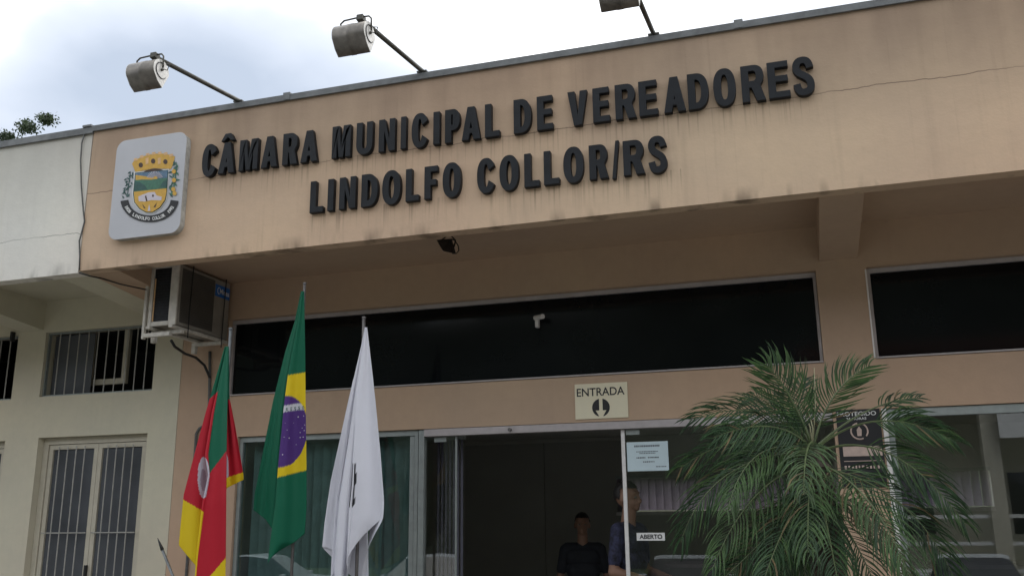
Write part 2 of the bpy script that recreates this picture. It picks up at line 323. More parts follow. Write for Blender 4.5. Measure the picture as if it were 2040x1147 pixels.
def glyph(ch, W, H, S, T):
    """outlines of a heavy grotesque capital in a W x H box: stem width S, arm height T"""
    def ell(cx, cy, rx, ry, a0, a1, n=14, p=0.86):
        r = []
        for i in range(n+1):
            a = R(a0+(a1-a0)*i/n); c, d = math.cos(a), math.sin(a)
            r.append((cx+rx*math.copysign(abs(c)**p, c), cy+ry*math.copysign(abs(d)**p, d)))
        return r
    def A_():
        k = (W/2-0.56*S)/H; b = 1.08*S; xi = lambda z: b+z*k
        zt = min(0.80*H, (W/2-b)/k); z1, z2 = 0.19*H, 0.36*H
        L_ = [[(0, 0), (b, 0), (xi(z1), z1), (W-xi(z1), z1), (W-b, 0), (W, 0), (W/2+0.56*S, H), (W/2-0.56*S, H)]]
        if zt > z2+0.02: L_.append([(xi(z2), z2), (W/2, zt), (W-xi(z2), z2)])
        else: L_.append([(W/2-0.010, 0.35*H), (W/2, 0.52*H), (W/2+0.010, 0.35*H)])
        return L_
    if ch == 'I': return [[(0, 0), (W, 0), (W, H), (0, H)]]
    if ch == 'L': return [[(0, 0), (W, 0), (W, T), (S, T), (S, H), (0, H)]]
    if ch == 'E': m = 0.52*H; return [[(0, 0), (W, 0), (W, T), (S, T), (S, m-T/2), (W*.93, m-T/2), (W*.93, m+T/2), (S, m+T/2), (S, H-T), (W*.97, H-T), (W*.97, H), (0, H)]]
    if ch == 'F': m = 0.50*H; return [[(0, 0), (S, 0), (S, m-T/2), (W*.9, m-T/2), (W*.9, m+T/2), (S, m+T/2), (S, H-T), (W, H-T), (W, H), (0, H)]]
    if ch == 'M': q = S*.84; return [[(0, 0), (q, 0), (q, .66*H), (W/2-.36*S, 0), (W/2+.36*S, 0), (W-q, .66*H), (W-q, 0), (W, 0), (W, H), (W-1.25*S, H), (W/2, .36*H), (1.25*S, H), (0, H)]]
    if ch == 'N': return [[(0, 0), (S*.95, 0), (S*.95, .60*H), (W-S, 0), (W, 0), (W, H), (W-S*.95, H), (W-S*.95, .40*H), (S, H), (0, H)]]
    if ch == 'V': return [[(W/2-.58*S, 0), (W/2+.58*S, 0), (W, H), (W-1.08*S, H), (W/2, .30*H), (1.08*S, H), (0, H)]]
    if ch == 'A': return A_()
    if ch == 'Â': return A_()+[[(W/2-.062, H+.014), (W/2-.030, H+.014), (W/2, H+.044), (W/2+.030, H+.014), (W/2+.062, H+.014), (W/2+.026, H+.078), (W/2-.026, H+.078)]]
    if ch == 'U': ry = .34*H; return [[(0, H)]+ell(W/2, ry, W/2, ry, 180, 360)+[(W, H), (W-S, H)]+ell(W/2, ry, W/2-S, ry-T, 0, -180)+[(S, H)]]
    if ch == 'O': return [ell(W/2, H/2, W/2, H/2, 0, 352, 40), ell(W/2, H/2, W/2-S*1.05, H/2-T, 0, 350, 30)]
    if ch == 'C': return [ell(W/2, H/2, W/2, H/2, 28, 332, 34)+[(W-S*0.98, H*.36)]+ell(W/2, H/2, W/2-S*1.05, H/2-T, 314, 46, 22)+[(W-S*0.98, H*.64)]]
    if ch == 'D': x = W*.40; return [[(0, 0)]+ell(x, H/2, W-x, H/2, -90, 90, 20)+[(0, H)], [(S, T)]+ell(x, H/2, W-x-S, H/2-T, -90, 90, 14)+[(S, H-T)]]
    if ch in 'PR':
        z = (.36 if ch == 'P' else .40)*H; c = (z+H)/2; x = W*.52
        bowl = ell(x, c, W*(1 if ch == 'P' else .96)-x, H-c, -90, 90, 14)
        hole = [(S, z+T*.92)]+ell(x, c, W*.96-x-S, H-c-T*.92, -90, 90, 10)+[(S, H-T*.92)]
        if ch == 'P': return [[(0, 0), (S, 0), (S, z)]+bowl+[(0, H)], hole]
        return [[(0, 0), (S, 0), (S, z-.02*H), (W*.42, z-.02*H), (W-S*1.18, 0), (W, 0), (W*.80, z+.03*H)]+bowl[5:]+[(0, H)], hole]
    if ch == '/': return [[(-W*.12, 0), (W*.42, 0), (W*1.08, H), (W*.54, H)]]
    if ch == 'S':
        c = [(.86, .70), (.80, .82), (.66, .895), (.48, .91), (.29, .885), (.175, .80), (.17, .69), (.28, .60), (.5, .52), (.72, .44), (.835, .335), (.83, .20), (.70, .115), (.5, .09), (.31, .11), (.19, .19), (.14, .31)]
        P = []
        for i in range(len(c)-1):
            p0, p1, p2, p3 = c[max(i-1, 0)], c[i], c[i+1], c[min(i+2, len(c)-1)]
            for k in range(3):
                t = k/3; P.append(tuple(0.5*(2*p1[j]+(p2[j]-p0[j])*t+(2*p0[j]-5*p1[j]+4*p2[j]-p3[j])*t*t+(3*p1[j]-p0[j]-3*p2[j]+p3[j])*t**3) for j in (0, 1)))
        P.append(c[-1]); P = [(x*W, y*H) for x, y in P]; l, r = [], []
        for i, (x, y) in enumerate(P):
            a, b = P[max(i-1, 0)], P[min(i+1, len(P)-1)]; d = math.hypot(b[0]-a[0], b[1]-a[1]); nx, ny = -(b[1]-a[1])/d, (b[0]-a[0])/d
            l.append((x+nx*S*.5, y+ny*T*.5)); r.append((x-nx*S*.5, y-ny*T*.5))
        xs = [p[0] for p in l+r]; zs = [p[1] for p in l+r]; x0, x1, z0, z1 = min(xs), max(xs), min(zs), max(zs)
        return [[((x-x0)/(x1-x0)*W, (z-z0)/(z1-z0)*H) for x, z in l+r[::-1]]]
def put_glyph(ch, m, parent, x0, x1, z0, z1, yf, depth, S, T):
    cu = bpy.data.curves.new('glyph', 'CURVE'); cu.dimensions = '2D'; cu.fill_mode = 'BOTH'; cu.extrude = depth/2
    for lp_ in glyph(ch, x1-x0, z1-z0, S, T):
        sp = cu.splines.new('POLY'); sp.points.add(len(lp_)-1); sp.use_cyclic_u = True
        for p, (x, z) in zip(sp.points, lp_): p.co = (x, z, 0, 1)
    ob = bpy.data.objects.new('glyph', cu); COL.objects.link(ob)
    me = bpy.data.meshes.new_from_object(ob.evaluated_get(bpy.context.evaluated_depsgraph_get())); bpy.data.objects.remove(ob); bpy.data.curves.remove(cu)
    w = PL[parent.name]
    for v in me.vertices: v.co = Vector((x0+v.co.x, yf+depth/2-v.co.z, z0+v.co.y))-w
    bm = bmesh.new(); bm.from_mesh(me); bmesh.ops.remove_doubles(bm, verts=bm.verts, dist=1e-4); bmesh.ops.recalc_face_normals(bm, faces=bm.faces); bm.to_mesh(me); bm.free()
    me.materials.clear(); me.materials.append(MATS[m]); me.name = 'letter'
    o = bpy.data.objects.new('letter', me); COL.objects.link(o); link(o, parent)
    b = o.modifiers.new('bevel', 'BEVEL'); b.width = 0.004; b.segments = 2; b.limit_method = 'ANGLE'; b.angle_limit = R(60)
    return o
def wall_mesh(x0, x1, z0, z1, y0, y1, holes):
    xs = sorted({x0, x1, *[h[0] for h in holes], *[h[1] for h in holes]}); zs = sorted({z0, z1, *[h[2] for h in holes], *[h[3] for h in holes]})
    xs = [x for x in xs if x0 <= x <= x1]; zs = [z for z in zs if z0 <= z <= z1]
    def solid(i, j):
        if i < 0 or j < 0 or i >= len(xs)-1 or j >= len(zs)-1: return False
        cx, cz = (xs[i]+xs[i+1])/2, (zs[j]+zs[j+1])/2
        return not any(h[0] < cx < h[1] and h[2] < cz < h[3] for h in holes)
    q = MB()
    for i in range(len(xs)-1):
        for j in range(len(zs)-1):
            if not solid(i, j): continue
            a, b, c, d = xs[i], xs[i+1], zs[j], zs[j+1]
            q.add([(a,y0,c),(b,y0,c),(b,y0,d),(a,y0,d)], [(0,1,2,3)]); q.add([(a,y1,c),(b,y1,c),(b,y1,d),(a,y1,d)], [(3,2,1,0)])
            if not solid(i-1, j): q.add([(a,y0,c),(a,y0,d),(a,y1,d),(a,y1,c)], [(0,1,2,3)])
            if not solid(i+1, j): q.add([(b,y0,c),(b,y1,c),(b,y1,d),(b,y0,d)], [(0,1,2,3)])
            if not solid(i, j-1): q.add([(a,y0,c),(a,y1,c),(b,y1,c),(b,y0,c)], [(0,1,2,3)])
            if not solid(i, j+1): q.add([(a,y0,d),(b,y0,d),(b,y1,d),(a,y1,d)], [(0,1,2,3)])
    return q

YW = 1.32     # front of the recessed wall
# ------------------------------------------------------------------ ground
structure(B('ground', 'grass_ground', None, (-900, 900, -900, 900, -0.9, -0.66)))
structure(B('forecourt', 'concrete', None, (-40, 40, -7.6, 1.30, -0.64, -0.05)))
structure(B('kerb', 'kerb_stone', None, (-40, 40, -7.78, -7.602, -0.64, -0.44), bevel=0.02))
structure(B('road', 'asphalt', None, (-200, 200, -17.0, -7.79, -0.655, -0.60)))
structure(B('far_pavement', 'concrete', None, (-200, 200, -19.6, -17.02, -0.65, -0.46)))

# ------------------------------------------------------------------ municipal building (peach)
XL, XR = -5.60, 4.2
MBD = thing('municipal_building', 'low peach painted building with deep fascia and dark strip windows', 'building', (0, 1.4, 0))
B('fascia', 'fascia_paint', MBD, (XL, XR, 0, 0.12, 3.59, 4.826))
for a, b in ((XL+0.005, -3.72), (-3.715, -0.20), (-0.195, XR)):
    q = MB(); q.prism([(a, -0.022, 4.822), (a, -0.022, 4.872), (a, 0.16, 4.892), (a, 0.16, 4.83), (a, -0.004, 4.83), (a, -0.004, 4.822)][::-1], (b-a, 0, 0))
    if b < XR: q.box(b-0.03, b+0.03, -0.026, 0.10, 4.874, 4.888); q.box(b-0.03, b+0.03, -0.026, -0.0225, 4.826, 4.874)
    q.build('flashing', 'flashing_metal', MBD)
SOF = 3.754
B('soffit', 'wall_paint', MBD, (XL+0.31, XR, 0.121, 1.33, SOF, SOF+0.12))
B('roof', 'flashing_metal', MBD, (XL+0.01, XR, 0.165, 7.0, 4.70, 4.80))
def bracket(x0, x1, parent, m, zf=3.588, zw=3.475):
    q = MB(); q.prism([(x0, 0.1205, zf), (x0, YW-0.001, zw), (x0, YW-0.001, SOF-0.001), (x0, 0.1205, SOF-0.001)], (x1-x0, 0, 0))
    return q.build('bracket', m, parent)
bracket(0.222, 0.50, MBD, 'wall_paint'); bracket(XL+0.002, -5.29, MBD, 'wall_paint')
STRIP = (-5.04, 0.188, 2.685, 3.405); STRIP2 = (0.555, 3.6, 2.692, 3.40); SHOP = (-4.87, 0.215, -0.04, 2.315); RWIN = (0.575, 3.6, 0.35, 2.325)
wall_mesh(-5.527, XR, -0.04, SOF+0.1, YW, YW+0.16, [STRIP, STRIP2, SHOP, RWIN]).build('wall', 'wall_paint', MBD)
def frame_boxes(x0, x1, z0, z1, w, y0, y1, sides='lrtb', wt=None):
    r = []
    wt = wt or w
    if 't' in sides: r.append((x0, x1, y0, y1, z1-wt, z1))
    if 'b' in sides: r.append((x0, x1, y0, y1, z0, z0+w))
    za = z0+(w if 'b' in sides else 0)+0.0005; zb = z1-(wt if 't' in sides else 0)-0.0005
    if 'l' in sides: r.append((x0, x0+w, y0, y1, za, zb))
    if 'r' in sides: r.append((x1-w, x1, y0, y1, za, zb))
    return r
def strip_window(h, mull, label):
    e = 0.003
    w = MB()
    for bx in frame_boxes(h[0]+e, h[1]-e, h[2]+e, h[3]-e, 0.022, YW+0.055, YW+0.105, wt=0.034): w.box(*bx)
    w = w.build('window', 'aluminium', MBD, label=label)
    xs = [h[0]+0.026]+mull+[h[1]-0.026]
    for a, b in zip(xs[:-1], xs[1:]): B('pane', 'film_glass', w, (a+0.004, b-0.004, YW+0.078, YW+0.086, h[2]+0.026, h[3]-0.039))
    for x in mull: B('mullion', 'black_plastic', w, (x-0.0035, x+0.0035, YW+0.074, YW+0.09, h[2]+0.026, h[3]-0.039))
    B('sill', 'aluminium', w, (h[0]+e, h[1]-e, YW-0.012, YW+0.053, h[2]+0.003, h[2]+0.012))
strip_window(STRIP, [], 'long dark strip window above the entrance')
strip_window(STRIP2, [], 'dark strip window right of the pilaster')
B('window_surround', 'white_paint', MBD, (0.5425, 0.5535, YW-0.004, YW+0.05, 2.70, 3.38))

# shopfront: fixed glazing, entrance with glass leaves
YG = YW+0.05
q = MB()
for bx in frame_boxes(-4.866, -3.125, -0.036, 2.311, 0.034, YG-0.02, YG+0.03, wt=0.045): q.box(*bx)
sf = q.build('shop_window', 'aluminium_dull', MBD, label='tinted green shop window with vertical blinds')
B('sash', 'aluminium_dull', sf, (-3.205, -3.163, YG-0.012, YG+0.02, 0.0, 2.262), bevel=0.004)
B('pane', 'glass_green', sf, (-4.83, -3.207, YG+0.001, YG+0.009, 0.0, 2.264))
B('post', 'aluminium_dull', MBD, (-3.118, -3.068, YG-0.03, YG+0.04, -0.036, 2.311), bevel=0.006)
hd = B('door_header', 'aluminium', MBD, (-3.064, 0.212, YG-0.045, YG+0.03, 2.252, 2.312), bevel=0.003)
MB().tube([(-2.30, YG-0.047, 2.279), (-2.30, YG-0.075, 2.279)], 0.014, 10).build('lock_knob', 'pole_metal', hd)
def leaf(x0, x1, edge, label):
    d = B('glass_door', 'glass_clear', MBD, (x0, x1, YG+0.006, YG+0.016, 0.0, 2.249), label=label)
    hx = x1-0.14 if edge == 'r' else x0+0.06
    B('hinge_patch', 'aluminium_dull', d, (hx-0.05, hx+0.06, YG, YG+0.022, 2.205, 2.2475), bevel=0.003)
    if edge == 'r': B('edge_trim', 'aluminium_dull', d, (x1+0.001, x1+0.016, YG+0.002, YG+0.02, 0.0, 2.247))
    else: B('edge_trim', 'white_paint', d, (x0-0.030, x0-0.001, YG-0.004, YG+0.026, 0.0, 2.247), bevel=0.003)
    return d
leaf(-3.062, -2.80, 'r', 'narrow fixed glass panel left of the open doorway')
leaf(-1.362, 0.21, 'l', 'glass door leaf with white edge trim')
# right window
q = MB()
for bx in frame_boxes(0.58, 3.595, 0.355, 2.32, 0.05, YG-0.03, YG+0.03, wt=0.06): q.box(*bx)
rw = q.build('shop_window', 'aluminium_dull', MBD, label='large dark glass window right of the pilaster')
B('jamb_trim', 'white_paint', rw, (0.553, 0.585, YW-0.02, YW-0.001, 0.0, 2.32))
B('pane', 'glass_smoke', rw, (0.632, 3.544, YG+0.001, YG+0.009, 0.41, 2.258))
# interior of the room
B('attic_wall', 'interior_dark', MBD, (-5.52, XR, 6.0, 6.12, 2.682, 4.698)); B('attic_wall', 'interior_dark', MBD, (-5.52, -5.40, YW+0.162, 5.998, 2.682, 4.698)); B('attic_wall', 'interior_dark', MBD, (XR-0.1, XR, YW+0.162, 5.998, 2.682, 4.698))
room = [(-5.40, XR-0.1, 6.6, 6.72, -0.04, 2.60)]
BW = (-2.35, 2.0, 1.66, 2.06)   # high blind window in the back wall
wall_mesh(-5.40, XR-0.1, -0.04, 2.60, 6.0, 6.12, [BW]).build('interior_wall', 'interior_wall', MBD)
B('interior_wall', 'interior_wall', MBD, (-5.52, -5.402, YW+0.162, 6.12, -0.04, 2.60)); B('interior_wall', 'interior_wall', MBD, (XR-0.098, XR, YW+0.162, 6.12, -0.04, 2.60))
B('interior_ceiling', 'interior_wall', MBD, (-5.52, XR, YW+0.162, 6.12, 2.602, 2.68)); B('interior_floor', 'interior_floor', MBD, (-5.52, XR, YW+0.162, 6.12, -0.12, -0.042))
for a, b in ((-4.4, -3.3), (-3.29, -2.19)): B('wall_panel', 'interior_panel', MBD, (a, b, 5.975, 5.998, 0.0, 2.55))
B('counter', 'interior_panel', MBD, (-1.6, 3.5, 5.2, 5.9, 0, 1.02)); B('counter_top', 'aluminium', MBD, (-1.65, 3.5, 5.1, 5.95, 1.022, 1.06))
B('blind_sill', 'white_paint', MBD, (BW[0], BW[1], 5.93, 5.998, BW[2]-0.05, BW[2]-0.01))
bl = B('window_blind', 'aluminium_dull', MBD, (BW[0], BW[1], 5.955, 5.995, BW[3]+0.002, BW[3]+0.04), label='lilac vertical blind over the rear window')
def slats(parent, x0, x1, n, y, z0, z1, m, w, ang):
    dx = (x1-x0)/n
    for i in range(n):
        c = x0+dx*(i+0.5); a = R(ang+rnd.uniform(-6, 6)); u = Vector((math.cos(a), math.sin(a), 0))*w/2; v = Vector((-math.sin(a), math.cos(a), 0))*0.0012
        MB().obox((c, y, (z0+z1)/2), u, v, (0, 0, (z1-z0)/2)).build('slat', m, parent)
slats(bl, BW[0]+0.02, BW[1]-0.02, 44, 5.97, BW[2]+0.005, BW[3], 'blind_lilac', 0.112, 24)
bl2 = B('window_blind', 'aluminium_dull', MBD, (-4.83, -2.80, YW+0.27, YW+0.31, 2.24, 2.28), label='greyish green vertical blinds behind the tinted glass')
slats(bl2, -4.80, -3.14, 19, YW+0.20, 0.05, 2.24, 'blind_green', 0.098, 34); slats(bl2, -3.06, -2.81, 7, YW+0.29, 0.05, 2.24, 'blind_dark', 0.022, 40)

# ------------------------------------------------------------------ neighbouring cream building
CX0 = -12.5
NB = thing('neighbouring_building', 'cream painted building adjoining on the left with barred windows', 'building', (-9, 1.4, 0))
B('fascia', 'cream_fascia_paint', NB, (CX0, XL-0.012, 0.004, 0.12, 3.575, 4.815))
for a, b in ((CX0, -7.9), (-7.895, XL+0.003)):
    q = MB(); q.prism([(a, -0.02, 4.808), (a, -0.02, 4.866), (a, 0.16, 4.886), (a, 0.16, 4.82), (a, -0.002, 4.82), (a, -0.002, 4.808)][::-1], (b-a, 0, 0)); q.build('flashing', 'flashing_metal', NB)
B('flashing_clip', 'flashing_metal', NB, (-5.70, -5.61, -0.03, 0.05, 4.868, 4.885))
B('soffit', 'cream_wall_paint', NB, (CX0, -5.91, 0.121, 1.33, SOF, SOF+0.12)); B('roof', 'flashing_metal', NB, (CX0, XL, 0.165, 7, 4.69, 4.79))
bracket(-5.905, XL-0.001, NB, 'cream_wall_paint'); bracket(-7.47, -7.19, NB, 'cream_wall_paint', 3.57, 3.455); bracket(-10.2, -9.9, NB, 'cream_wall_paint')
UW = (-7.15, -5.835, 2.785, 3.428); UW2 = (-8.85, -7.495, 2.775, 3.425); LW = (-7.10, -5.842, 0.9, 2.385); LW2 = (-8.8, -7.505, 0.9, 2.37)
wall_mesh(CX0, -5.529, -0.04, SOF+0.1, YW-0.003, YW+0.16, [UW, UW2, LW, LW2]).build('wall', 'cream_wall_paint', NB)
B('interior_wall', 'interior_dark', NB, (CX0, -5.56, 4.0, 4.1, 0, 3.75)); B('interior_wall', 'interior_dark', NB, (-5.56, -5.53, YW+0.17, 4.1, 0, 3.75)); B('interior_wall', 'interior_dark', NB, (CX0, CX0+.05, YW+0.17, 4.0, 0, 3.75))
B('interior_ceiling', 'interior_dark', NB, (CX0, -5.53, YW+0.17, 4.1, 3.76, 3.80)); B('interior_floor', 'interior_dark', NB, (CX0, -5.53, YW+0.17, 4.1, -0.1, -0.05))
def bars(parent, x0, x1, z0, z1, n, y, r=0.006):
    for i in range(n):
        x = x0+(x1-x0)*(i+1)/(n+1); MB().tube([(x, y, z0), (x, y, z1)], r, 6).build('window_bar', 'bar_metal', parent)
def upper_window(h, n):
    q = MB()
    for bx in frame_boxes(h[0]+.003, h[1]-.003, h[2]+.003, h[3]-.003, 0.014, YW+0.03, YW+0.06): q.box(*bx)
    w = q.build('window', 'aluminium_dull', NB, label='wide barred window near the soffit')
    bars(w, h[0]+0.02, h[1]-0.02, h[2]+0.017, h[3]-0.017, n, YW+0.045)
    B('pane', 'frosted_pane', w, (h[0]+.02, h[0]+0.50, YW+0.112, YW+0.118, h[2]+.02, h[3]-.02))
    return w
w = upper_window(UW, 10); upper_window(UW2, 10)
# open inner casement seen through the bars
q = MB(); a, b, c, d = at(175, 664, 1.75), at(250, 660, 1.75), at(243, 752, 1.75), at(172, 756, 1.75)
for bx in frame_boxes(-6.78, -6.30, 2.90, 3.50, 0.055, 1.50, 1.54): q.box(*bx)
q.build('inner_casement', 'window_cream', w)
def lower_window(h):
    e = 0.003; q = MB()
    for bx in frame_boxes(h[0]+e, h[1]-e, h[2]+e, h[3]-e, 0.06, YW+0.07, YW+0.13): q.box(*bx)
    w = q.build('window', 'window_cream', NB, label='tall double casement behind vertical bars')
    m = (h[0]+h[1])/2+0.015; x0, x1 = h[0]+0.068, h[1]-0.068; z0, z1 = h[2]+0.068, h[3]-0.068
    for a, b in ((x0, m-0.002), (m+0.002, x1)):
        q = MB()
        for bx in frame_boxes(a, b, z0, z1, 0.045, YW+0.082, YW+0.118): q.box(*bx)
        c = q.build('casement', 'window_cream', w)
        B('pane', 'frosted_pane', c, (a+0.05, b-0.05, YW+0.098, YW+0.103, z0+0.05, z1-0.05))
        bars(c, a+0.035, b-0.035, z0+0.04, z1-0.02, 4, YW+0.06)
        MB().tube([(a+0.03, YW+0.052, 1.49), (b-0.03, YW+0.052, 1.49)], 0.006, 6).build('cross_bar', 'bar_metal', c)
    B('handle', 'black_plastic', w, (m-0.012, m+0.012, YW+0.05, YW+0.08, 1.08, 1.20), bevel=0.004)
lower_window(LW); lower_window(LW2)
B('wall_anchor', 'cable', NB, (-7.56, -7.535, YW-0.05, YW-0.004, 3.36, 3.46), bevel=0.004)

# ------------------------------------------------------------------ raised lettering
sg = thing('lettering_sign', 'two rows of raised black capital letters on the peach fascia', 'sign', (-2.0, 0, 3.83))
LD = 0.045
def zx1(v): return 380+v/3.0909
def zx2(v): return 1000+v/2.8682
row1 = [('C', zx1(72), zx1(180)), ('Â', zx1(172), zx1(292)), ('M', zx1(300), zx1(432)), ('A', zx1(436), zx1(553)), ('R', zx1(567), zx1(676)), ('A', zx1(678), zx1(798)),
        ('M', zx1(870), zx1(1000)), ('U', zx1(1020), zx1(1135)), ('N', zx1(1157), zx1(1272)), ('I', zx1(1293), zx1(1340)), ('C', zx1(1360), zx1(1475)), ('I', zx1(1493), zx1(1545)), ('P', zx1(1565), zx1(1668)), ('A', zx1(1667), zx1(1794)), ('L', zx1(1810), zx1(1912)),
        ('D', zx2(66), zx2(175)), ('E', zx2(198), zx2(298)), ('V', zx2(374), zx2(495)), ('E', zx2(517), zx2(620)), ('R', zx2(645), zx2(770)), ('E', zx2(780), zx2(893)), ('A', zx2(920), zx2(1050)), ('D', zx2(1060), zx2(1182)), ('O', zx2(1206), zx2(1337)), ('R', zx2(1366), zx2(1503)), ('E', zx2(1517), zx2(1642)), ('S', zx2(1660), zx2(1782))]
row2 = [('L', zx1(733), zx1(832)), ('I', zx1(842), zx1(895)), ('N', zx1(913), zx1(1030)), ('D', zx1(1050), zx1(1165)), ('O', zx1(1178), zx1(1305)), ('L', zx1(1322), zx1(1418)), ('F', zx1(1437), zx1(1532)), ('O', zx1(1550), zx1(1675)), ('C', zx1(1762), zx1(1885)), ('O', zx1(1900), zx2(104)),
        ('L', zx2(126), zx2(222)), ('L', zx2(238), zx2(335)), ('O', zx2(350), zx2(473)), ('R', zx2(497), zx2(613)), ('/', zx2(630), zx2(675)), ('R', zx2(692), zx2(820)), ('S', zx2(835), zx2(947))]
def letter_row(row, z0, z1, ya, yb, xa, xb):
    for ch, l, r_ in row:
        py = ya+(yb-ya)*((l+r_)/2-xa)/(xb-xa)
        X0 = at(l, py, -LD).x; X1 = at(r_, py, -0.002).x
        t = 0.007 if ch in 'COS' else 0
        if ch == '/': t = 0.012
        put_glyph(ch, 'letter_black', sg, X0, X1, z0-(t if ch in 'COS/' else 0), z1+t, -LD, LD-0.002, 0.050, 0.047)
letter_row(row1, 4.258, 4.522, 310, 150, 420, 1600); letter_row(row2, 3.838, 4.094, 395, 310, 640, 1320)

# ------------------------------------------------------------------ crest plaque
PX0, PX1, PZ0, PZ1, PY = -5.285, -4.60, 3.80, 4.665, -0.065
pq = thing('crest_plaque', 'rounded pale grey plaque with a coloured coat of arms on the fascia', 'plaque', (-4.95, 0, 3.8))
def rrect(x0, x1, z0, z1, r, y, n=8):
    pts = []
    for cx, cz, a0 in ((x1-r, z0+r, -90), (x1-r, z1-r, 0), (x0+r, z1-r, 90), (x0+r, z0+r, 180)):
        for i in range(n+1):
            a = R(a0+90*i/n); pts.append((cx+r*math.cos(a), y, cz+r*math.sin(a)))
    return pts
MB().prism(rrect(PX0, PX1, PZ0, PZ1, 0.085, PY), (0, 0.006, 0)).build('face', 'plaque_white', pq, bevel=0.002)
MB().prism(rrect(PX0+0.004, PX1-0.004, PZ0+0.004, PZ1-0.004, 0.083, PY+0.0065), (0, 0.0575, 0)).build('rim', 'plaque_rim', pq)
def zc(x, y, lift=0): return at(210+x/4.588, 250+y/4.588, PY-0.002-lift)
def cpoly(name, pts, m, lv, parent=None):
    q = MB(); q.prism([zc(x, y, 0.0012*lv) for x, y in pts][::-1], (0, 0.0008, 0)); return q.build(name, m, parent or pq)
def arc(cx, cy, rx, ry, a0, a1, n): return [(cx+rx*math.cos(R(a0+(a1-a0)*i/n)), cy+ry*math.sin(R(a0+(a1-a0)*i/n))) for i in range(n+1)]
crown = cpoly('crest_crown', [(243, 350), (262, 322), (330, 288), (385, 270), (440, 260), (500, 256), (550, 258), (636, 284), (622, 340), (600, 398), (520, 396), (440, 392), (360, 410), (275, 428)], 'gold', 1)
for i, (x, y) in enumerate(((275, 318), (330, 292), (385, 272), (440, 262), (495, 259), (550, 264), (600, 278))): cpoly('merlon', [(x-17, y+8), (x-13, y-16), (x+15, y-20), (x+19, y+2)], 'gold_pale', 2, crown)
for x, y in ((323, 362), (436, 326), (548, 332)): cpoly('crown_window', arc(x, y, 20, 23, 0, 330, 11), 'crest_brown', 2, crown)
for x in (380, 492): cpoly('crown_panel', [(x-14, 300), (x+14, 294), (x+12, 350), (x-12, 356)], 'gold_pale', 2, crown)
cpoly('crest_arch', [(345, 428), (375, 410), (420, 398), (460, 395), (500, 400), (530, 409)], 'crest_brown', 3)
sh = cpoly('crest_shield', [(264, 426), (582, 398), (572, 600), (556, 685), (506, 760), (432, 806), (368, 806), (304, 770), (256, 706), (244, 620)], 'print_white', 1)
cpoly('shield_edge', [(272, 432), (575, 406), (564, 600), (549, 682), (502, 753), (431, 798), (370, 798), (308, 763), (262, 702), (252, 620)], 'crest_dark_green', 2, sh)
cpoly('sky_field', [(277, 437), (569, 410), (564, 486), (272, 506)], 'crest_sky', 3, sh)
cpoly('sun_glow', [(276, 452), (440, 476), (430, 500), (275, 500)], 'gold', 4, sh)
for a in range(-78, 80, 13): cpoly('sun_ray', [(452, 484), (452+74*math.sin(R(a-2.6)), 484-66*math.cos(R(a-2.6))), (452+74*math.sin(R(a+2.6)), 484-66*math.cos(R(a+2.6)))], 'crest_lilac', 5, sh)
cpoly('sun_disc', arc(456, 482, 20, 18, 0, 330, 11), 'gold', 6, sh)
cpoly('hill_field', [(271, 500), (340, 494), (420, 496), (500, 484), (563, 480), (559, 572), (268, 606)], 'crest_green', 7, sh)
cpoly('hill_field', [(271, 512), (320, 520), (360, 548), (380, 580), (268, 598)], 'crest_dark_green', 8, sh); cpoly('hill_field', [(562, 490), (520, 520), (500, 560), (560, 566)], 'crest_dark_green', 8, sh)
cpoly('gold_field', [(259, 607), (559, 574), (556, 620), (543, 680), (497, 746), (430, 790), (372, 790), (314, 757), (268, 698)], 'gold', 7, sh)
cpoly('white_figure', [(300, 650), (340, 632), (395, 612), (450, 608), (468, 640), (515, 652), (510, 685), (420, 682), (360, 696), (305, 692)], 'crest_lilac', 8, sh)
cpoly('figure_mark', [(360, 645), (372, 640), (384, 690), (372, 692)], 'crest_brown', 9, sh); cpoly('figure_mark', arc(434, 642, 9, 12, 0, 330, 9), 'crest_brown', 9, sh)
cpoly('figure_mark', [(400, 720), (412, 780), (385, 782)], 'crest_lilac', 8, sh)
for s_ in (((335, 715), (365, 752), (352, 758)), ((470, 704), (440, 745), (455, 750))): cpoly('figure_mark', s_, 'crest_brown', 8, sh)
br = cpoly('crest_branch', [(196, 640), (206, 560), (226, 420), (230, 422), (214, 560), (204, 640)], 'crest_dark_green', 1)
for i in range(26):
    t = i/25; x = 190+(rnd.random()-0.5)*66+t*34; y = 655-t*225; a = rnd.uniform(0, 6.28)
    cpoly('crest_leaf', [(x+17*math.cos(a), y+17*math.sin(a)), (x+7*math.cos(a+1.6), y+7*math.sin(a+1.6)), (x-17*math.cos(a), y-17*math.sin(a)), (x-7*math.cos(a+1.6), y-7*math.sin(a+1.6))], 'crest_dark_green', 2, br)
br = cpoly('crest_branch', [(612, 630), (640, 520), (655, 360), (648, 330), (632, 500), (604, 620)], 'crest_green', 1)
for i in range(22):
    t = i/21; x = 632+(rnd.random()-0.5)*78; y = 640-t*300; a = rnd.uniform(0, 6.28)
    if y < 400: x = 640+(x-632)*0.5
    cpoly('crest_leaf', [(x+24*math.cos(a), y+24*math.sin(a)), (x+9*math.cos(a+1.6), y+9*math.sin(a+1.6)), (x-24*math.cos(a), y-24*math.sin(a)), (x-9*math.cos(a+1.6), y-9*math.sin(a+1.6))], 'crest_green' if i % 3 else 'crest_dark_green', 2+i % 2, br)
for x, y in ((625, 420), (626, 500), (620, 582), (632, 620)): cpoly('crest_fruit', arc(x, y, 19, 21, 0, 330, 11), 'gold', 5, br)
def rib(t):      # ribbon centre line
    a = R(172-164*t); return (402+232*math.cos(a), 640+226*math.sin(a)+14*math.cos(2*a))
top_, bot_ = [], []
